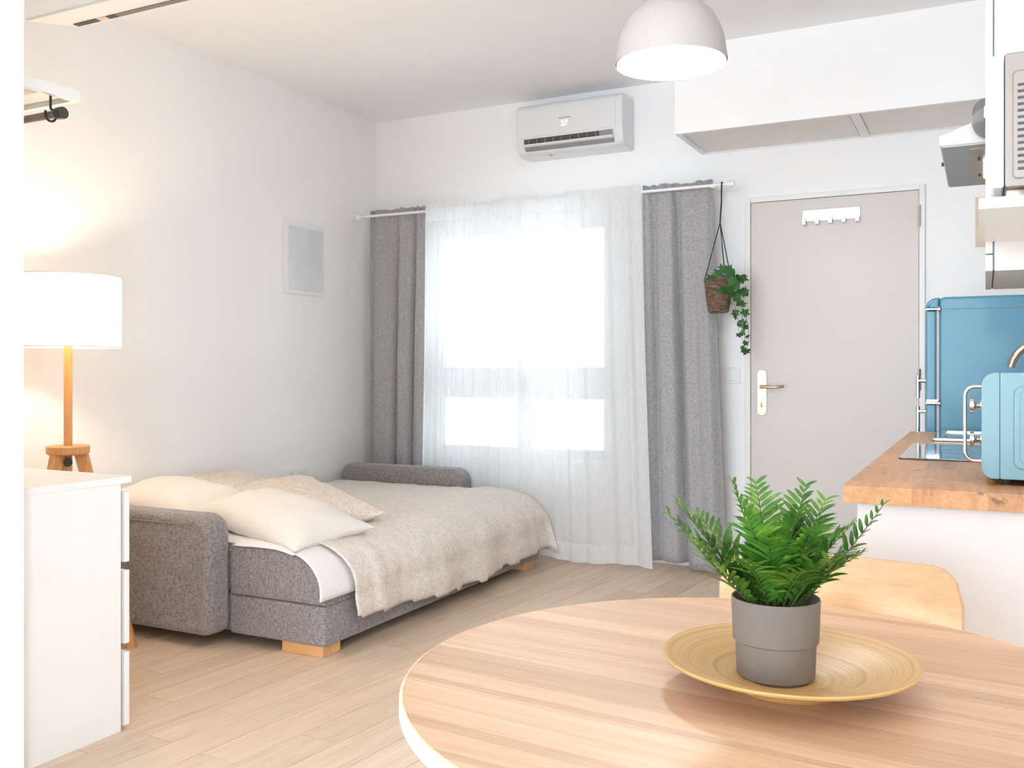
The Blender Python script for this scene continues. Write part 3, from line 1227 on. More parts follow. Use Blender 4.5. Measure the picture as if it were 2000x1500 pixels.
# shelf and clothes rail above it
sh = thing('wardrobe_shelf', 'white shelf board high up behind the partition, with a clothes rail below', 'shelf', (-3.2, 1.86, 2.018))
bm = bmesh.new()
add_box(bm, XL, -2.635, 1.612, 2.105, 2.030, 2.050)
mk('board', bm, 'white', sh, smooth=False)
bm = bmesh.new()
add_box(bm, -2.655, -2.635, 1.612, 2.105, 2.016, 2.030)
add_box(bm, XL, -2.655, 2.085, 2.105, 2.016, 2.030)
mk('edge_lip', bm, 'white', sh, smooth=False)
mk('puck', LATHE([(0, -.02), (.024, -.018), (.026, 0)], (-2.70, 1.80, 2.030), 20), 'black', sh)
rl = thing('clothes_rail', 'black clothes rail with a round end cap, hung under the shelf', 'clothes rail', (-3.1, 2.045, 1.97))
mk('rail', TUBE([(-3.77, 2.045, 1.968), (-2.665, 2.045, 1.968)], .0125, 14), 'brownmetal', rl)
mk('end_cap', LATHE([(0, -.014), (.019, -.014), (.020, 0), (.019, .014), (0, .014)], (-2.652, 2.045, 1.968), 20, 'x'), 'black', rl)
hk = bmesh.new()
add_tube(hk, [(-2.70, 2.045, 2.030), (-2.70, 2.045, 1.990)], .004, 8)
add_tube(hk, [(-2.70 + .0, 2.045 + .020 * math.sin(a), 1.968 + .020 * math.cos(a)) for a in [k * 2 * PI / 18 for k in range(16)]], .004, 8)
mk('hook', hk, 'black', rl)

# rail hung below the ceiling
tr = thing('ceiling_rail', 'pale rail with a dark slot hung below the ceiling at upper left', 'rail', (-2.6, 2.47, 2.5))
mk('rail_body', PRISM([(-3.335, 2.42), (-3.20, 2.555), (-1.9, 2.555), (-1.9, 2.42)], 2.502, 2.514, 'z'), 'white', tr, smooth=False)
for x0, x1, m_ in ((-3.195, -3.065, 'dark'), (-3.065, -3.015, 'beige_frame'), (-3.015, -2.965, 'dark'), (-2.965, -1.95, 'brownmetal')):
    mk('slot', BX(x0, x1, 2.520, 2.545, 2.499, 2.5025), m_, tr, smooth=False)
for x in (-2.95, -2.1):
    mk('hanger', TUBE([(x, 2.48, 2.514), (x, 2.48, ZC)], .004, 8), 'white', tr)

# ------------------------------------------------------------------ floor lamp
lc = Vector((-3.353, 2.62, 0))
lp = thing('floor_lamp', 'wooden tripod floor lamp with a lit white drum shade', 'floor lamp', lc)
z0, z1, Rs = 1.238, 1.528, .203
b = bmesh.new()
add_lathe(b, [(Rs, z0), (Rs, z0 + .006), (Rs, z1 - .006), (Rs, z1)], lc, 64)
sh_ = mk('lamp_shade', b, 'shade', lp)
sh_.modifiers.new('thickness', 'SOLIDIFY').thickness = .0015
for zz in (z0 + .001, z1 - .001):
    b = bmesh.new()
    add_tube(b, [lc + Vector((Rs * math.cos(a), Rs * math.sin(a), zz)) for a in [k * 2 * PI / 64 for k in range(65)]], .0025, 6)
    mk('shade_ring', b, 'white_gloss', sh_)
b = bmesh.new()
for k in range(3):
    a = k * 2 * PI / 3
    add_tube(b, [lc + Vector((Rs * math.cos(a), Rs * math.sin(a), z1 - .01)), lc + Vector((0, 0, z1 - .06))], .002, 6)
mk('shade_spider', b, 'white_gloss', sh_)
mk('pole', LATHE([(0, .55), (.0165, .55), (.0165, 1.27), (.012, 1.28), (0, 1.28)], lc, 20), 'beech', lp)
mk('bulb', LATHE([(0, 1.28), (.014, 1.28), (.016, 1.31)] + [(.03 * math.sin(a), 1.345 - .03 * math.cos(a)) for a in [PI * k / 8 for k in range(2, 8)]] + [(0, 1.375)], lc, 20), 'bulb', lp)
mk('disc', LATHE([(0, .800), (.075, .800), (.082, .806), (.083, .832), (.079, .836), (0, .836)], lc, 40), 'beech', lp)
for ang in (math.radians(34), math.radians(154), math.radians(274)):
    d = Vector((math.cos(ang), math.sin(ang), 0))
    t_ = Vector((-math.sin(ang), math.cos(ang), 0))
    b = bmesh.new()
    v = []
    for (rr, zz, wd, th) in ((.052, .802, .024, .016), (.252, 0, .017, .013)):
        for su, sv in ((-1, -1), (1, -1), (1, 1), (-1, 1)):
            v.append(b.verts.new(lc + d * (rr + su * wd) + t_ * (sv * th) + Vector((0, 0, zz))))
    b.faces.new(v[0:4])
    b.faces.new(v[4:8][::-1])
    for k in range(4):
        b.faces.new((v[k], v[4 + k], v[4 + (k + 1) % 4], v[(k + 1) % 4]))
    mk('leg', b, 'beech', lp, smooth=False)
toC = Vector((-lc.x, -lc.y, 0)).normalized()
kn = bmesh.new()
add_tube(kn, [lc + toC * .012 + Vector((0, 0, .770)), lc + toC * .045 + Vector((0, 0, .770))], .017, 16)
mk('knob', kn, 'black', lp)
light('floor_lamp_bulb_light', 'POINT', lc + Vector((0, 0, 1.40)), 13.5, WARM, .035)

# ------------------------------------------------------------------ kitchen
KX0, KY0, KY1 = -.268, 2.082, 4.07
bc = thing('base_cabinet', 'white kitchen base cabinet, end panel facing the table', 'cabinet', (.08, 3.07, 0))
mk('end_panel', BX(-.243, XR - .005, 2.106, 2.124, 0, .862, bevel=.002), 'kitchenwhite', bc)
mk('carcass', BX(-.215, XR - .005, 2.126, KY1 - .01, .10, .862), 'white', bc, smooth=False)
mk('plinth', BX(-.17, -.155, 2.126, KY1 - .01, 0, .10), 'white', bc, smooth=False)
for k in range(3):
    y0 = 2.13 + k * .645
    d_ = mk('cabinet_door', BX(-.236, -.217, y0, y0 + .638, .105, .858, bevel=.002), 'white_gloss', bc)
    mk('handle', TUBE([(-.258, y0 + .5, .80), (-.258, y0 + .6, .80)], .005, 8), 'steel', d_)

wt = thing('worktop', 'oiled butcher-block wooden worktop above the white cabinets', 'worktop', (.08, 3.07, .864))
rng = random.Random(21)
xs = [KX0]
while xs[-1] < XR - .05:
    xs.append(xs[-1] + rng.uniform(.058, .078))
xs[-1] = XR - .003
for i in range(len(xs) - 1):
    y = KY0
    first = True
    while y < KY1 - .01:
        ln = rng.uniform(.10, .40) if first else rng.uniform(.24, .52)
        y2 = min(KY1, y + ln)
        if KY1 - y2 < .08:
            y2 = KY1
        b = bmesh.new()
        add_box(b, xs[i], xs[i + 1], y, y2, .864, .9)
        cx, cy = (xs[i] + xs[i + 1]) / 2, (y + y2) / 2
        bmesh.ops.translate(b, vec=(-cx, -cy, -.864), verts=b.verts)
        finish(b, False)
        me = bpy.data.meshes.new('stave')
        b.to_mesh(me)
        b.free()
        me.materials.append(M['stave'])
        o = bpy.data.objects.new('stave', me)
        COL.objects.link(o)
        o.parent = wt
        o.location = (cx - .08, cy - 3.07, 0)
        y = y2
        first = False

hb = thing('hob', 'black glass hob set in the wooden worktop', 'hob', (.05, 3.04, .9))
mk('glass', PRISM(rrect(-.212, .30, 2.763, 3.321, .006), .9005, .9055, 'z', bevel=.001), 'hob', hb)
for x, y, r_ in ((-.07, 2.9, .075), (.16, 2.92, .09), (-.07, 3.18, .09), (.16, 3.18, .075)):
    mk('zone_ring', LATHE([(r_, .0056), (r_ + .0015, .0060), (r_ + .003, .0056)], (x, y, .9), 36), 'greyplastic', hb)

sk = thing('kitchen_sink', 'stainless steel sink with a raised rim beyond the hob', 'sink', (.07, 3.78, .9))
b = bmesh.new()
add_prism(b, rrect(-.165, .31, 3.52, 3.555, .012), .9005, .912, 'z', bevel=.003)
add_prism(b, rrect(-.165, .31, 3.985, 4.02, .012), .9005, .912, 'z', bevel=.003)
add_prism(b, rrect(-.165, -.13, 3.555, 3.985, .004), .9005, .912, 'z', bevel=.003)
add_prism(b, rrect(.275, .31, 3.555, 3.985, .004), .9005, .912, 'z', bevel=.003)
mk('rim', b, 'chrome', sk)
mk('basin', BX(-.13, .275, 3.555, 3.985, .9003, .903), 'steel', sk, smooth=False)
fc = thing('kitchen_tap', 'brushed warm-steel tap with a curved spout beyond the light blue oven', 'tap', (.27, 3.62, .9))
mk('tap_base', LATHE([(0, .0005), (.026, .0005), (.026, .03), (.016, .045), (0, .045)], (.27, 3.62, .9), 24), 'bronze', fc)
spt = [(.27, 3.62, .94), (.27, 3.62, 1.13)]
for k in range(1, 13):
    a = k / 12 * PI * .93
    spt.append((.27 - .098 * (1 - math.cos(a)), 3.62, 1.13 + .11 * math.sin(a)))
mk('spout', TUBE(spt, .0125, 14), 'bronze', fc)
mk('tap_lever', TUBE([(.27, 3.645, .955), (.27, 3.70, .975)], .006, 10), 'bronze', fc)

# fridge
FX0, FYn, FYf = -.215, 4.12, 4.68
fr = thing('fridge', 'blue retro fridge standing beyond the worktop', 'fridge', (.1, 4.4, 0))
mk('body', PRISM(rrect(-.166, XR - .02, .04, 1.436, (.02, .02, .05, .02), 6), FYn, FYf, 'y', bevel=.012, seg=3), 'fridge', fr)
mk('top_cap', PRISM(rrect(FX0, -.166, 1.3905, 1.434, (.0, .0, .0, .04), 8), FYn + .001, FYf - .001, 'y', bevel=.008, seg=3), 'fridge', fr)
mk('side_trim', BX(-.166, XR - .03, FYn - .0012, FYn + .002, 1.3855, 1.3885), 'gap', fr, smooth=False)
ud = mk('upper_door', BX(FX0, -.176, FYn, FYf, 1.022, 1.384, bevel=.008, seg=3), 'fridge', fr)
ld = mk('lower_door', BX(FX0, -.176, FYn, FYf, .06, 1.010, bevel=.008, seg=3), 'fridge', fr)
mk('gasket', BX(-.1755, -.1655, FYn + .004, FYf - .004, .06, 1.384), 'gasket', fr, smooth=False)
mk('gasket_seam', BX(-.1785, -.1755, FYn + .002, FYn + .01, .06, 1.384), 'black', fr, smooth=False)
for z in (1.384, 1.008):
    b = bmesh.new()
    add_box(b, FX0, -.160, FYn - .012, FYn + .03, z, z + .008, bevel=.002)
    add_tube(b, [(-.168, FYn - .006, z - .004), (-.168, FYn - .006, z + .014)], .006, 10)
    if z < 1.1:
        add_box(b, FX0 + .004, -.166, FYn - .010, FYn + .02, z + .008, z + .02, bevel=.002)
    mk('hinge', b, 'chrome', fr)
for dr0, za, zb_ in ((ud, 1.05, 1.10), (ld, .86, .975)):
    b = bmesh.new()
    for zz in ((za, zb_) if zb_ - za > .06 else (zb_,)):
        add_tube(b, [(FX0 + .004, FYn + .10, zz), (FX0 - .036, FYn + .10, zz)], .008, 10)
    add_tube(b, [(FX0 - .034, FYn + .10, za - .02), (FX0 - .034, FYn + .10, zb_ + .02)], .008, 12)
    mk('handle', b, 'chrome', dr0)
for x in (-.15, .3):
    for y in (FYn + .06, FYf - .06):
        mk('foot', LATHE([(0, 0), (.02, 0), (.02, .04), (0, .04)], (x, y, 0), 16), 'black', fr)

# light blue mini oven on the worktop
OX0, OY0, OY1, OZ0, OZ1 = -.008, 2.225, 2.68, .913, 1.137
ov = thing('mini_oven', 'light blue retro mini oven with chrome handle on the worktop', 'oven', (.18, 2.45, .9))
mk('body', PRISM(rrect(.0270, .385, OZ0, OZ1, (.004, .02, .02, .004), 6), OY0, OY1, 'y', bevel=.0015, seg=2), 'oven', ov)
mk('front_bezel', PRISM(rrect(OX0, .0267, OZ0, OZ1, (.024, .003, .003, .027), 8), OY0, OY1, 'y', bevel=.0015, seg=2), 'oven', ov)
b = bmesh.new()
add_prism(b, rrect(.052, .36, OZ0 + .022, OZ1 - .028, .018, 6), OY0 - .003, OY0 + .003, 'y', bevel=.0028, seg=3)
sp = mk('side_emboss', b, 'oven', ov)
mk('side_emboss_inner', PRISM(rrect(.064, .348, OZ0 + .034, OZ1 - .040, .012, 6), OY0 - .0045, OY0 + .002, 'y', bevel=.0014, seg=2), 'oven', sp)
hy = OY0 + .05
pts = [(OX0 + .004, hy, 1.107)]
for k in range(9):
    a = PI / 2 * k / 8
    pts.append((OX0 - .012 - .020 * math.sin(a), hy, 1.087 + .020 * math.cos(a)))
for k in range(9):
    a = PI / 2 * k / 8
    pts.append((OX0 - .012 - .020 * math.cos(a), hy, .966 - .020 * math.sin(a)))
pts.append((OX0 + .004, hy, .946))
mk('handle', TUBE(pts, .0042, 12), 'chrome', ov)
for z in (1.062, .985):
    b = bmesh.new()
    add_lathe(b, [(0, -.024), (.0185, -.024), (.0185, -.016), (.009, -.014), (.005, -.006), (.012, -.003), (.013, .002)], (OX0, hy + .12, z), 24, 'x')
    mk('knob', b, 'chrome', ov)
for x in (.04, .34):
    for y in (OY0 + .04, OY1 - .04):
        mk('foot', LATHE([(0, 0), (.012, 0), (.014, .014), (0, .014)], (x, y, .9), 14), 'black', ov)

# wall cupboard with a side shelf
CY0, CY1 = 2.2, 2.70
uc = thing('wall_cupboard', 'tall white kitchen wall cupboard at the right edge', 'cupboard', (.2, 2.45, 1.349))
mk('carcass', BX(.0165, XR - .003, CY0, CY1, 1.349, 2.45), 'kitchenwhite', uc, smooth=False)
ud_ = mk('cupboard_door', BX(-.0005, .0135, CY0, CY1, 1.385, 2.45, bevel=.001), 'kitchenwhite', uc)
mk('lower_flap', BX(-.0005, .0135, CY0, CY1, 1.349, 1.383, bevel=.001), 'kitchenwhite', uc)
mk('door_gap', BX(.0135, .0165, CY0 + .003, CY1 - .003, 1.352, 2.44), 'gap', uc, smooth=False)
ms = tag(mk('microwave_shelf', BX(-.0105, XR - .003, 1.75, CY0 - .002, 1.410, 1.4285, bevel=.001), 'white'),
         'white shelf board carrying the microwave', 'shelf')
mw = thing('microwave', 'silver microwave with vent slots on the shelf at the right edge', 'microwave', (.2, 1.97, 1.4285))
mk('body', PRISM(rrect(.028, .37, 1.447, 1.672, .006, 4), 1.775, 2.185, 'y', bevel=.004, seg=2), 'microwave', mw)
mk('door', PRISM(rrect(.010, .0275, 1.447, 1.670, .004, 4), 1.774, 2.186, 'y', bevel=.002), 'plastic', mw)
mk('ridge', PRISM(rrect(.040, .30, 1.460, 1.640, .008, 5), 1.7715, 1.778, 'y', bevel=.003, seg=3), 'microwave', mw)
for k in range(14):
    z = 1.474 + k * .0107
    mk('vent_slot', BX(.0475, .15, 1.7705, 1.773, z, z + .0045), 'dark', mw, smooth=False)
for x in (.045, .33):
    for y in (1.80, 2.15):
        mk('foot', BX(x - .015, x + .015, y - .012, y + .012, 1.4285, 1.449, bevel=.003), 'bronze', mw)

# range hood
HY0, HY1, HZ = 2.75, 3.36, 1.738
hd = thing('range_hood', 'white and grey visor range hood over the hob', 'range hood', (.15, 3.05, HZ))
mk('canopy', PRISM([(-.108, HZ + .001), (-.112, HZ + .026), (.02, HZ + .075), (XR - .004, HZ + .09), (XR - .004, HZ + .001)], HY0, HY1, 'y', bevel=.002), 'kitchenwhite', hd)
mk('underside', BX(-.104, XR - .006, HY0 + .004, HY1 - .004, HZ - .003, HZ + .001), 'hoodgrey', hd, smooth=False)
flt = mk('filter', BX(-.038, .30, HY0 + .05, HY1 - .03, HZ - .0055, HZ - .003), 'filter', hd, smooth=False)
for y in (HY0 + .16, HY0 + .40):
    mk('filter_clip', BX(-.020, -.012, y, y + .02, HZ - .010, HZ - .0055), 'black', flt, smooth=False)
mk('hood_lamp', BX(-.006, .12, HY0 + .18, HY1 - .16, HZ - .012, HZ - .0055, bevel=.002), 'hoodlamp', hd)
mk('switch', LATHE([(0, -.006), (.006, -.006), (.006, 0)], (-.110, HY0 + .3, HZ + .012), 10, 'x'), 'black', hd)
dn = thing('metal_discs', 'pair of round grey metal discs on a bracket above the hood', 'bracket', (-.005, 2.76, 1.80))
for z, y in ((1.825, 2.80), (1.785, 2.74)):
    c = LATHE([(0, .004), (.018, .003), (.036, .000), (.040, -.003), (.040, -.006), (.034, -.004), (0, -.002)], (0, 0, 0), 32, 'y')
    bmesh.ops.transform(c, matrix=Matrix.Translation((.002, y, z)) @ Matrix.Rotation(math.radians(24), 4, 'Z'), verts=c.verts)
    mk('disc', c, 'duct', dn)
mk('bracket', BX(-.004, .0, 2.702, 2.812, 1.79, 1.82), 'duct', dn, smooth=False)

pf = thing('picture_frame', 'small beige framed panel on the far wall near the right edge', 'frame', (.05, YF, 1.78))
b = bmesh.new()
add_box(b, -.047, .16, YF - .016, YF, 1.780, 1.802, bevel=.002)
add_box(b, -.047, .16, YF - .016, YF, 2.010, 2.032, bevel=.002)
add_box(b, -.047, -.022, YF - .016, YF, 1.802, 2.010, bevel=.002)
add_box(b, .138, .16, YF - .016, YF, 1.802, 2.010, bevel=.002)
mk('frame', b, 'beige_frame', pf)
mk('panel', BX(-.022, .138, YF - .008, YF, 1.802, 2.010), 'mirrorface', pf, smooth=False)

# ------------------------------------------------------------------ round table
TC = Vector((-.265, 1.222, .74))
TR = .4535
tb = thing('round_table', 'round striped ash dining table in the foreground', 'table', (TC.x, TC.y, 0))
ta = math.radians(174.6)                       # direction of the strips
rng = random.Random(5)
yv = -TR
tops = [-TR]
while yv < TR:
    yv += rng.choice([.010, .014, .022, .03, .04, .052])
    tops.append(min(yv, TR))
for a_, b_ in zip(tops, tops[1:]):
    if b_ - a_ < .003:
        continue
    lo, hi = a_ + .00012, b_ - .00012
    pts = []
    nseg = max(4, int((hi - lo) / .004))
    r0 = TR - .003
    def hw(yy):
        return math.sqrt(max(0, r0 * r0 - yy * yy))
    for k in range(nseg + 1):
        yy = lo + (hi - lo) * k / nseg
        pts.append((hw(yy), yy))
    for k in range(nseg + 1):
        yy = hi - (hi - lo) * k / nseg
        pts.append((-hw(yy), yy))
    pp = []
    for p in pts:
        if not pp or abs(p[0] - pp[-1][0]) + abs(p[1] - pp[-1][1]) > 1e-5:
            pp.append(p)
    if abs(pp[0][0] - pp[-1][0]) + abs(pp[0][1] - pp[-1][1]) < 1e-5:
        pp.pop()
    if len(pp) < 3:
        continue
    b = bmesh.new()
    add_prism(b, pp, -.022, 0, 'z')
    finish(b, False)
    me = bpy.data.meshes.new('top_strip')
    b.to_mesh(me)
    b.free()
    me.materials.append(M['ash'])
    o = bpy.data.objects.new('top_strip', me)
    COL.objects.link(o)
    o.parent = tb
    o.location = (0, 0, .74)
    o.rotation_euler = (0, 0, ta)
mk('edge_band', LATHE([(TR - .0028, -.0235), (TR, -.0225), (TR + .0015, -.020), (TR + .0015, -.003), (TR, -.0006), (TR - .0028, .0002), (TR - .0028, -.0235)], TC, 128), 'ashedge', tb)
mk('apron', LATHE([(.30, -.075), (.315, -.075), (.315, -.0235), (.30, -.0235), (.30, -.075)], TC, 64), 'ashedge', tb)
for k in range(4):
    a = PI / 4 + k * PI / 2
    p0 = TC + Vector((.285 * math.cos(a), .285 * math.sin(a), -.024))
    p1 = Vector((TC.x + .33 * math.cos(a), TC.y + .33 * math.sin(a), 0))
    mk('leg', TUBE([p1, p0], .013, 16, .021), 'beech', tb)

# bamboo plate
PC = Vector((-.2235, 1.222, .7404))
pf_ = [(0, .004), (.02, .004), (.060, .001), (.062, .0), (.066, .0), (.072, .008), (.105, .019), (.140, .030), (.1555, .036), (.1570, .0385), (.1555, .0405),
       (.147, .0385), (.130, .0335)]
k = .128
while k > .05:
    t = (k - .05) / .08
    zz = .0118 + .0215 * t ** 1.25
    pf_ += [(k, zz + .0005), (k - .003, zz - .0009)]
    k -= .0066
pf_ += [(.045, .0105), (0, .0098)]
tag(mk('bamboo_plate', LATHE(pf_, PC, 128), 'bamboo', org=PC), 'round spun-bamboo plate with ridged rings on the table', 'plate')

# potted fern
QC = Vector((-.2395, 1.2235, PC.z + .0112))
pt = thing('potted_fern', 'green fern in a stepped taupe pot on the bamboo plate', 'potted plant', QC)
mk('pot', LATHE([(0, .0), (.0455, .0), (.0485, .003), (.0500, .040), (.0505, .046), (.0532, .0475), (.0535, .052), (.0552, .099), (.0545, .1008), (.0530, .1008), (.0520, .099),
                 (.0500, .075), (0, .075)], QC, 64), 'pot', pt)
mk('soil', LATHE([(0, .082), (.03, .081), (.0505, .078), (.0502, .0755), (0, .0755)], QC, 40), 'soil', pt)

Fv = Vector((-math.sin(YAW), math.cos(YAW), 0))
Rv = Vector((math.cos(YAW), math.sin(YAW), 0))


def frond(tip, bend, lw, nl, wid, seed):
    """tip = (right, up, away) relative to the rim centre"""
    r = random.Random(seed)
    base = QC + Vector((0, 0, .080)) + Rv * (tip[0] * .16) + Fv * (tip[2] * .16)
    end = QC + Vector((0, 0, .1008 + tip[1])) + Rv * tip[0] + Fv * tip[2]
    ctrl = base + (end - base) * .45 + Vector((0, 0, bend))
    b = bmesh.new()

    def C(t):
        return base * (1 - t) ** 2 + ctrl * (2 * t * (1 - t)) + end * t * t

    def T(t):
        return ((ctrl - base) * (2 * (1 - t)) + (end - ctrl) * (2 * t)).normalized()
    add_tube(b, [C(k / 10) for k in range(11)], .0015, 5, .0004)
    nst = len(b.faces)
    up0 = Vector((0, 0, 1))
    for k in range(nl):
        t = .16 + .84 * k / (nl - 1)
        p = C(t)
        tg = T(t)
        side = tg.cross(up0)
        if side.length < .05:
            side = Rv.copy()
        side.normalize()
        nrm = side.cross(tg).normalized()
        env = math.sin(PI * min(1, (t - .02)) ** .8) ** .7 * .95 + .10
        if k == nl - 1:
            env = .45
        for s in (-1, 1):
            L = lw * env * r.uniform(.88, 1.08)
            d = (side * s * .74 + tg * .66 + nrm * r.uniform(.0, .42)).normalized()
            wv = (tg - d * tg.dot(d)).normalized()
            n2 = d.cross(wv)
            hwid = wid * (.40 + .60 * env)
            row = []
            for q, (f_, wf) in enumerate(((0, .45), (.2, .95), (.5, .9), (.8, .5), (1.0, 0))):
                c_ = p + d * (L * f_) - Vector((0, 0, 1)) * (L * .22 * f_ * f_) + n2 * 0
                if wf == 0:
                    row.append((b.verts.new(c_),))
                else:
                    row.append((b.verts.new(c_ + wv * hwid * wf + nrm * hwid * .35 * wf), b.verts.new(c_), b.verts.new(c_ - wv * hwid * wf + nrm * hwid * .35 * wf)))
            for A, B in zip(row, row[1:]):
                if len(B) == 3:
                    b.faces.new((A[0], A[1], B[1], B[0]))
                    b.faces.new((A[1], A[2], B[2], B[1]))
                else:
                    b.faces.new((A[0], A[1], B[0]))
                    b.faces.new((A[1], A[2], B[0]))
    b.faces.ensure_lookup_table()
    for i, f_ in enumerate(b.faces):
        f_.smooth = True
        f_.material_index = 1 if i < nst else 0
    mk('frond', b, ['fern', 'stemgreen'], pt, recalc=False)


FR = [((-.125, .118, -.01), .010, .036, 15), ((-.130, .098, .03), .012, .036, 15), ((-.118, .082, -.045), -.006, .038, 15),
      ((-.055, .144, .00), .030, .032, 14), ((-.012, .138, .05), .03, .034, 14), ((.045, .138, .02), .03, .032, 14),
      ((.078, .116, .045), .022, .036, 14), ((.137, .116, .00), -.012, .030, 16), ((.098, .060, -.03), .018, .032, 13),
      ((.084, .096, -.035), .022, .036, 14), ((.060, .072, -.085), .026, .036, 13), ((-.048, .108, -.055), .022, .036, 14),
      ((.012, .052, -.095), .030, .032, 12), ((-.06, .062, -.085), .024, .034, 13), ((.02, .115, -.03), .03, .034, 14),
      ((-.085, .095, .075), .02, .034, 13), ((.09, .085, .09), .02, .034, 13), ((.01, .09, .105), .03, .034, 13),
      ((-.03, .085, -.075), .028, .034, 13), ((.035, .1, -.06), .03, .034, 13), ((-.085, .055, -.04), .02, .034, 12),
      ((.075, .045, .03), .02, .03, 12), ((-.02, .045, -.07), .02, .028, 11), ((.04, .04, -.06), .018, .028, 11)]
for k, (tip, bend, lw, nl) in enumerate(FR):
    frond(tip, bend, lw * 1.5, nl + 1, .0038, 100 + k)

# ------------------------------------------------------------------ chair behind the table
cc = thing('dining_chair', 'light bent-plywood dining chair pushed in at the far side of the table', 'chair', (-.24, 1.56, 0))
CHX, CHY, CW = -.241, 1.79, .410


def shell(outline, f, th):
    """bent plywood: outline (u,v) rounded polygon filled on a grid of constant u columns"""
    b = bmesh.new()
    n = 40
    m_ = 14
    us = [-1 + 2 * i / n for i in range(n + 1)]
    g = {}
    for i, u in enumerate(us):
        v0, v1 = outline(u)
        for j in range(m_ + 1):
            v = v0 + (v1 - v0) * j / m_
            p, nn = f(u, v)
            g[(0, i, j)] = b.verts.new(p)
            g[(1, i, j)] = b.verts.new(p + nn * th)
    for i in range(n):
        for j in range(m_):
            b.faces.new((g[0, i, j], g[0, i + 1, j], g[0, i + 1, j + 1], g[0, i, j + 1]))
            b.faces.new((g[1, i, j], g[1, i, j + 1], g[1, i + 1, j + 1], g[1, i + 1, j]))
    for i in range(n):
        for j in (0, m_):
            f_ = b.faces.new((g[0, i, j], g[0, i + 1, j], g[1, i + 1, j], g[1, i, j]))
            f_.material_index = 1
    for j in range(m_):
        for i in (0, n):
            f_ = b.faces.new((g[0, i, j], g[0, i, j + 1], g[1, i, j + 1], g[1, i, j]))
            f_.material_index = 1
    return b


def back_out(u):
    c = .22
    e = max(0, abs(u) - (1 - c)) / c
    v1 = .802 - .062 * (1 - math.sqrt(max(0, 1 - e * e)))
    e2 = max(0, abs(u) - (1 - c)) / c
    v0 = .50 + .05 * (1 - math.sqrt(max(0, 1 - e2 * e2)))
    return v0, v1


def back_f(u, v):
    x = CHX + u * CW / 2
    y = CHY - .045 * (u * u) + .10 * (v - .80) * .9 + .018
    n_ = Vector((.42 * u, 1, -.08)).normalized()
    return Vector((x, y, v)), n_


mk('backrest', shell(back_out, back_f, .012), ['ply', 'plyedge'], cc)


def seat_out(u):
    c = .3
    e = max(0, abs(u) - (1 - c)) / c
    k_ = .05 * (1 - math.sqrt(max(0, 1 - e * e)))
    return 1.36 + k_, 1.74 - k_


def seat_f(u, v):
    return Vector((CHX + u * .205, v, .445 + .012 * u * u - .01 * math.sin((v - 1.36) / .38 * PI))), Vector((0, 0, -1))


mk('seat', shell(seat_out, seat_f, .012), ['ply', 'plyedge'], cc)
for s in (-1, 1):
    mk('leg', TUBE([(CHX + s * .165, 1.40, .434), (CHX + s * .185, 1.37, 0)], .012, 12), 'leg', cc)
    mk('leg', TUBE([(CHX + s * .19, 1.84, 0), (CHX + s * .168, 1.70, .42), (CHX + s * .160, 1.735, .52), (CHX + s * .160, 1.765, .60)], .012, 12), 'leg', cc)
mk('seat_rail', TUBE([(CHX - .165, 1.42, .425), (CHX + .165, 1.42, .425)], .008, 10), 'leg', cc)

# ------------------------------------------------------------------ hanging ivy
bc_ = Vector((-1.305, 5.105, 0))
hv = thing('hanging_planter', 'ivy in a woven basket hung on dark cords from the curtain rod', 'hanging plant', (bc_.x, bc_.y, 1.458))
mk('basket', LATHE([(0, 1.458), (.045, 1.459), (.056, 1.468), (.068, 1.54), (.078, 1.640), (.080, 1.647), (.076, 1.648), (.064, 1.54), (.05, 1.60), (0, 1.60)], bc_, 40), 'wicker', hv)
knot = Vector((-1.300, 5.118, 1.955))
rod_p = Vector((-1.294, 5.128, RZ + .012))
mk('cord', TUBE([rod_p + Vector((0, .024, 0)), rod_p, rod_p + (knot - rod_p) * .5 + Vector((.003, 0, 0)), knot], .0042, 8), 'cord', hv)
for ang in (math.radians(195), math.radians(-15), math.radians(75)):
    e = bc_ + Vector((.078 * math.cos(ang), .078 * math.sin(ang), 1.63))
    mk('cord', TUBE([knot, knot + (e - knot) * .5, e], .0028, 8), 'cord', hv)


def ivy_leaf():
    out = []
    lob = [(0, .0), (-.30, -.12), (-.52, .10), (-.38, .28), (-.62, .62), (-.26, .58), (0, 1.0), (.26, .58), (.62, .62), (.38, .28), (.52, .10), (.30, -.12)]
    b = bmesh.new()
    c = b.verts.new((0, .3, .06))
    vs = [b.verts.new((x, y, -.10 * abs(x) - .12 * y * y)) for x, y in lob]
    for k in range(len(vs)):
        b.faces.new((c, vs[(k + 1) % len(vs)], vs[k]))
    for f_ in b.faces:
        f_.smooth = True
    me = bpy.data.meshes.new('leaf')
    b.to_mesh(me)
    b.free()
    me.materials.append(M['ivy'])
    return me


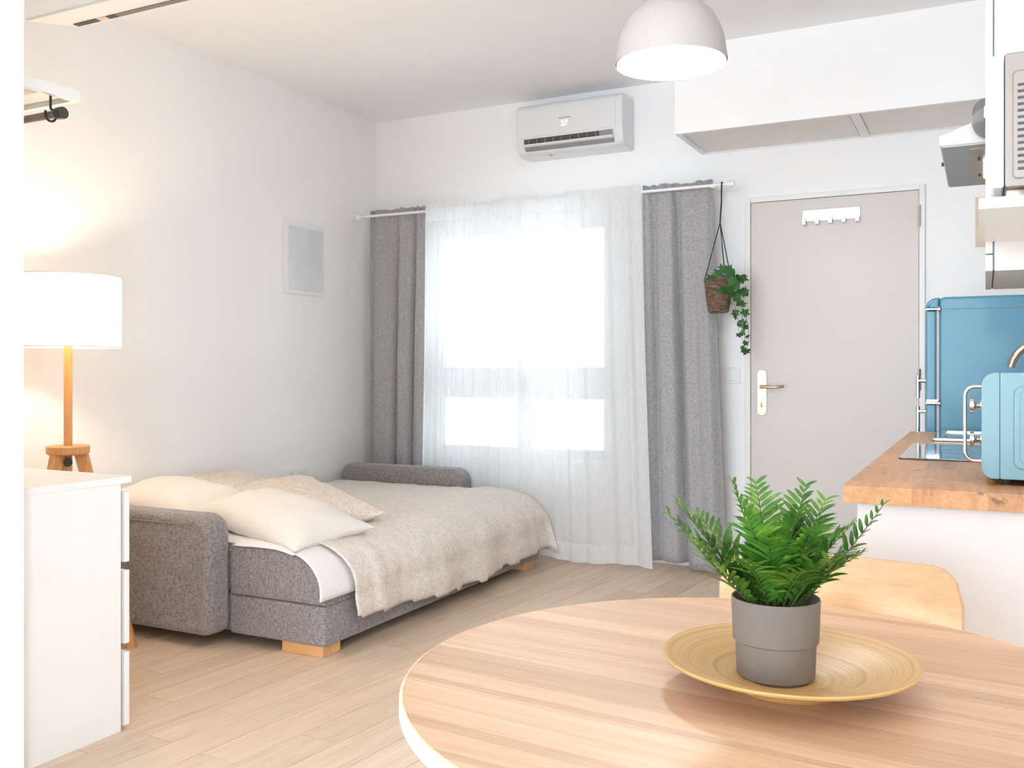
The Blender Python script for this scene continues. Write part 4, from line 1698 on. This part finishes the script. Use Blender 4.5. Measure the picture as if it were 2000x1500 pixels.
LM = ivy_leaf()
rng = random.Random(11)
PXM = 5.10 / 1837 / 1.0


def px(u, v, dy):
    """rough spot on the planter from its layout in the picture plane, with its own depth"""
    return Vector((bc_.x, bc_.y, 0)) + Rv * ((u - 1406) * PXM) + Fv * dy + Vector((0, 0, 1.14 - (v - 725) * PXM))


spots = []
for (u, v, s) in ((1396, 541, .036), (1412, 531, .040), (1426, 533, .042), (1418, 549, .046), (1445, 538, .046), (1442, 549, .042), (1430, 566, .046), (1404, 577, .046), (1446, 565, .042),
                  (1456, 578, .036), (1425, 590, .040), (1446, 597, .036), (1449, 615, .032), (1452, 634, .028), (1457, 643, .026), (1444, 651, .022), (1454, 654, .022), (1436, 613, .026),
                  (1456, 667, .022), (1457, 682, .032), (1452, 689, .026), (1388, 548, .032), (1434, 580, .040), (1440, 605, .03), (1405, 545, .038), (1422, 558, .04), (1438, 588, .034),
                  (1446, 625, .024), (1460, 655, .018), (1441, 637, .02), (1450, 676, .018), (1430, 545, .04)):
    spots.append((u, v, s))
for (u, v, s) in spots:
    dy = -.055 - rng.uniform(0, .035) if u < 1432 else rng.uniform(-.06, .0)
    p = px(u, v, dy)
    o = bpy.data.objects.new('leaf', LM)
    COL.objects.link(o)
    o.parent = hv
    o.location = p - ORG[hv]
    o.scale = (s * 1.5,) * 3
    o.rotation_euler = (rng.uniform(.8, 2.0), rng.uniform(-.7, .7) + PI * (1 if rng.random() < .45 else 0), YAW + rng.uniform(-.8, .8))
for pts in (((1410, 548, -.03), (1432, 560, -.05), (1446, 600, -.04), (1452, 640, -.04), (1457, 684, -.04)),
            ((1415, 550, -.03), (1440, 575, -.02), (1462, 630, -.02), (1464, 660, -.02), (1459, 680, -.03)),
            ((1405, 548, -.05), (1420, 570, -.07), (1438, 610, -.06), (1440, 640, -.05), (1452, 672, -.05)),
            ((1408, 552, .0), (1425, 538, .0), (1445, 542, -.03))):
    mk('vine', TUBE([px(*p) for p in pts], .0018, 6, .0010), 'vine', hv)
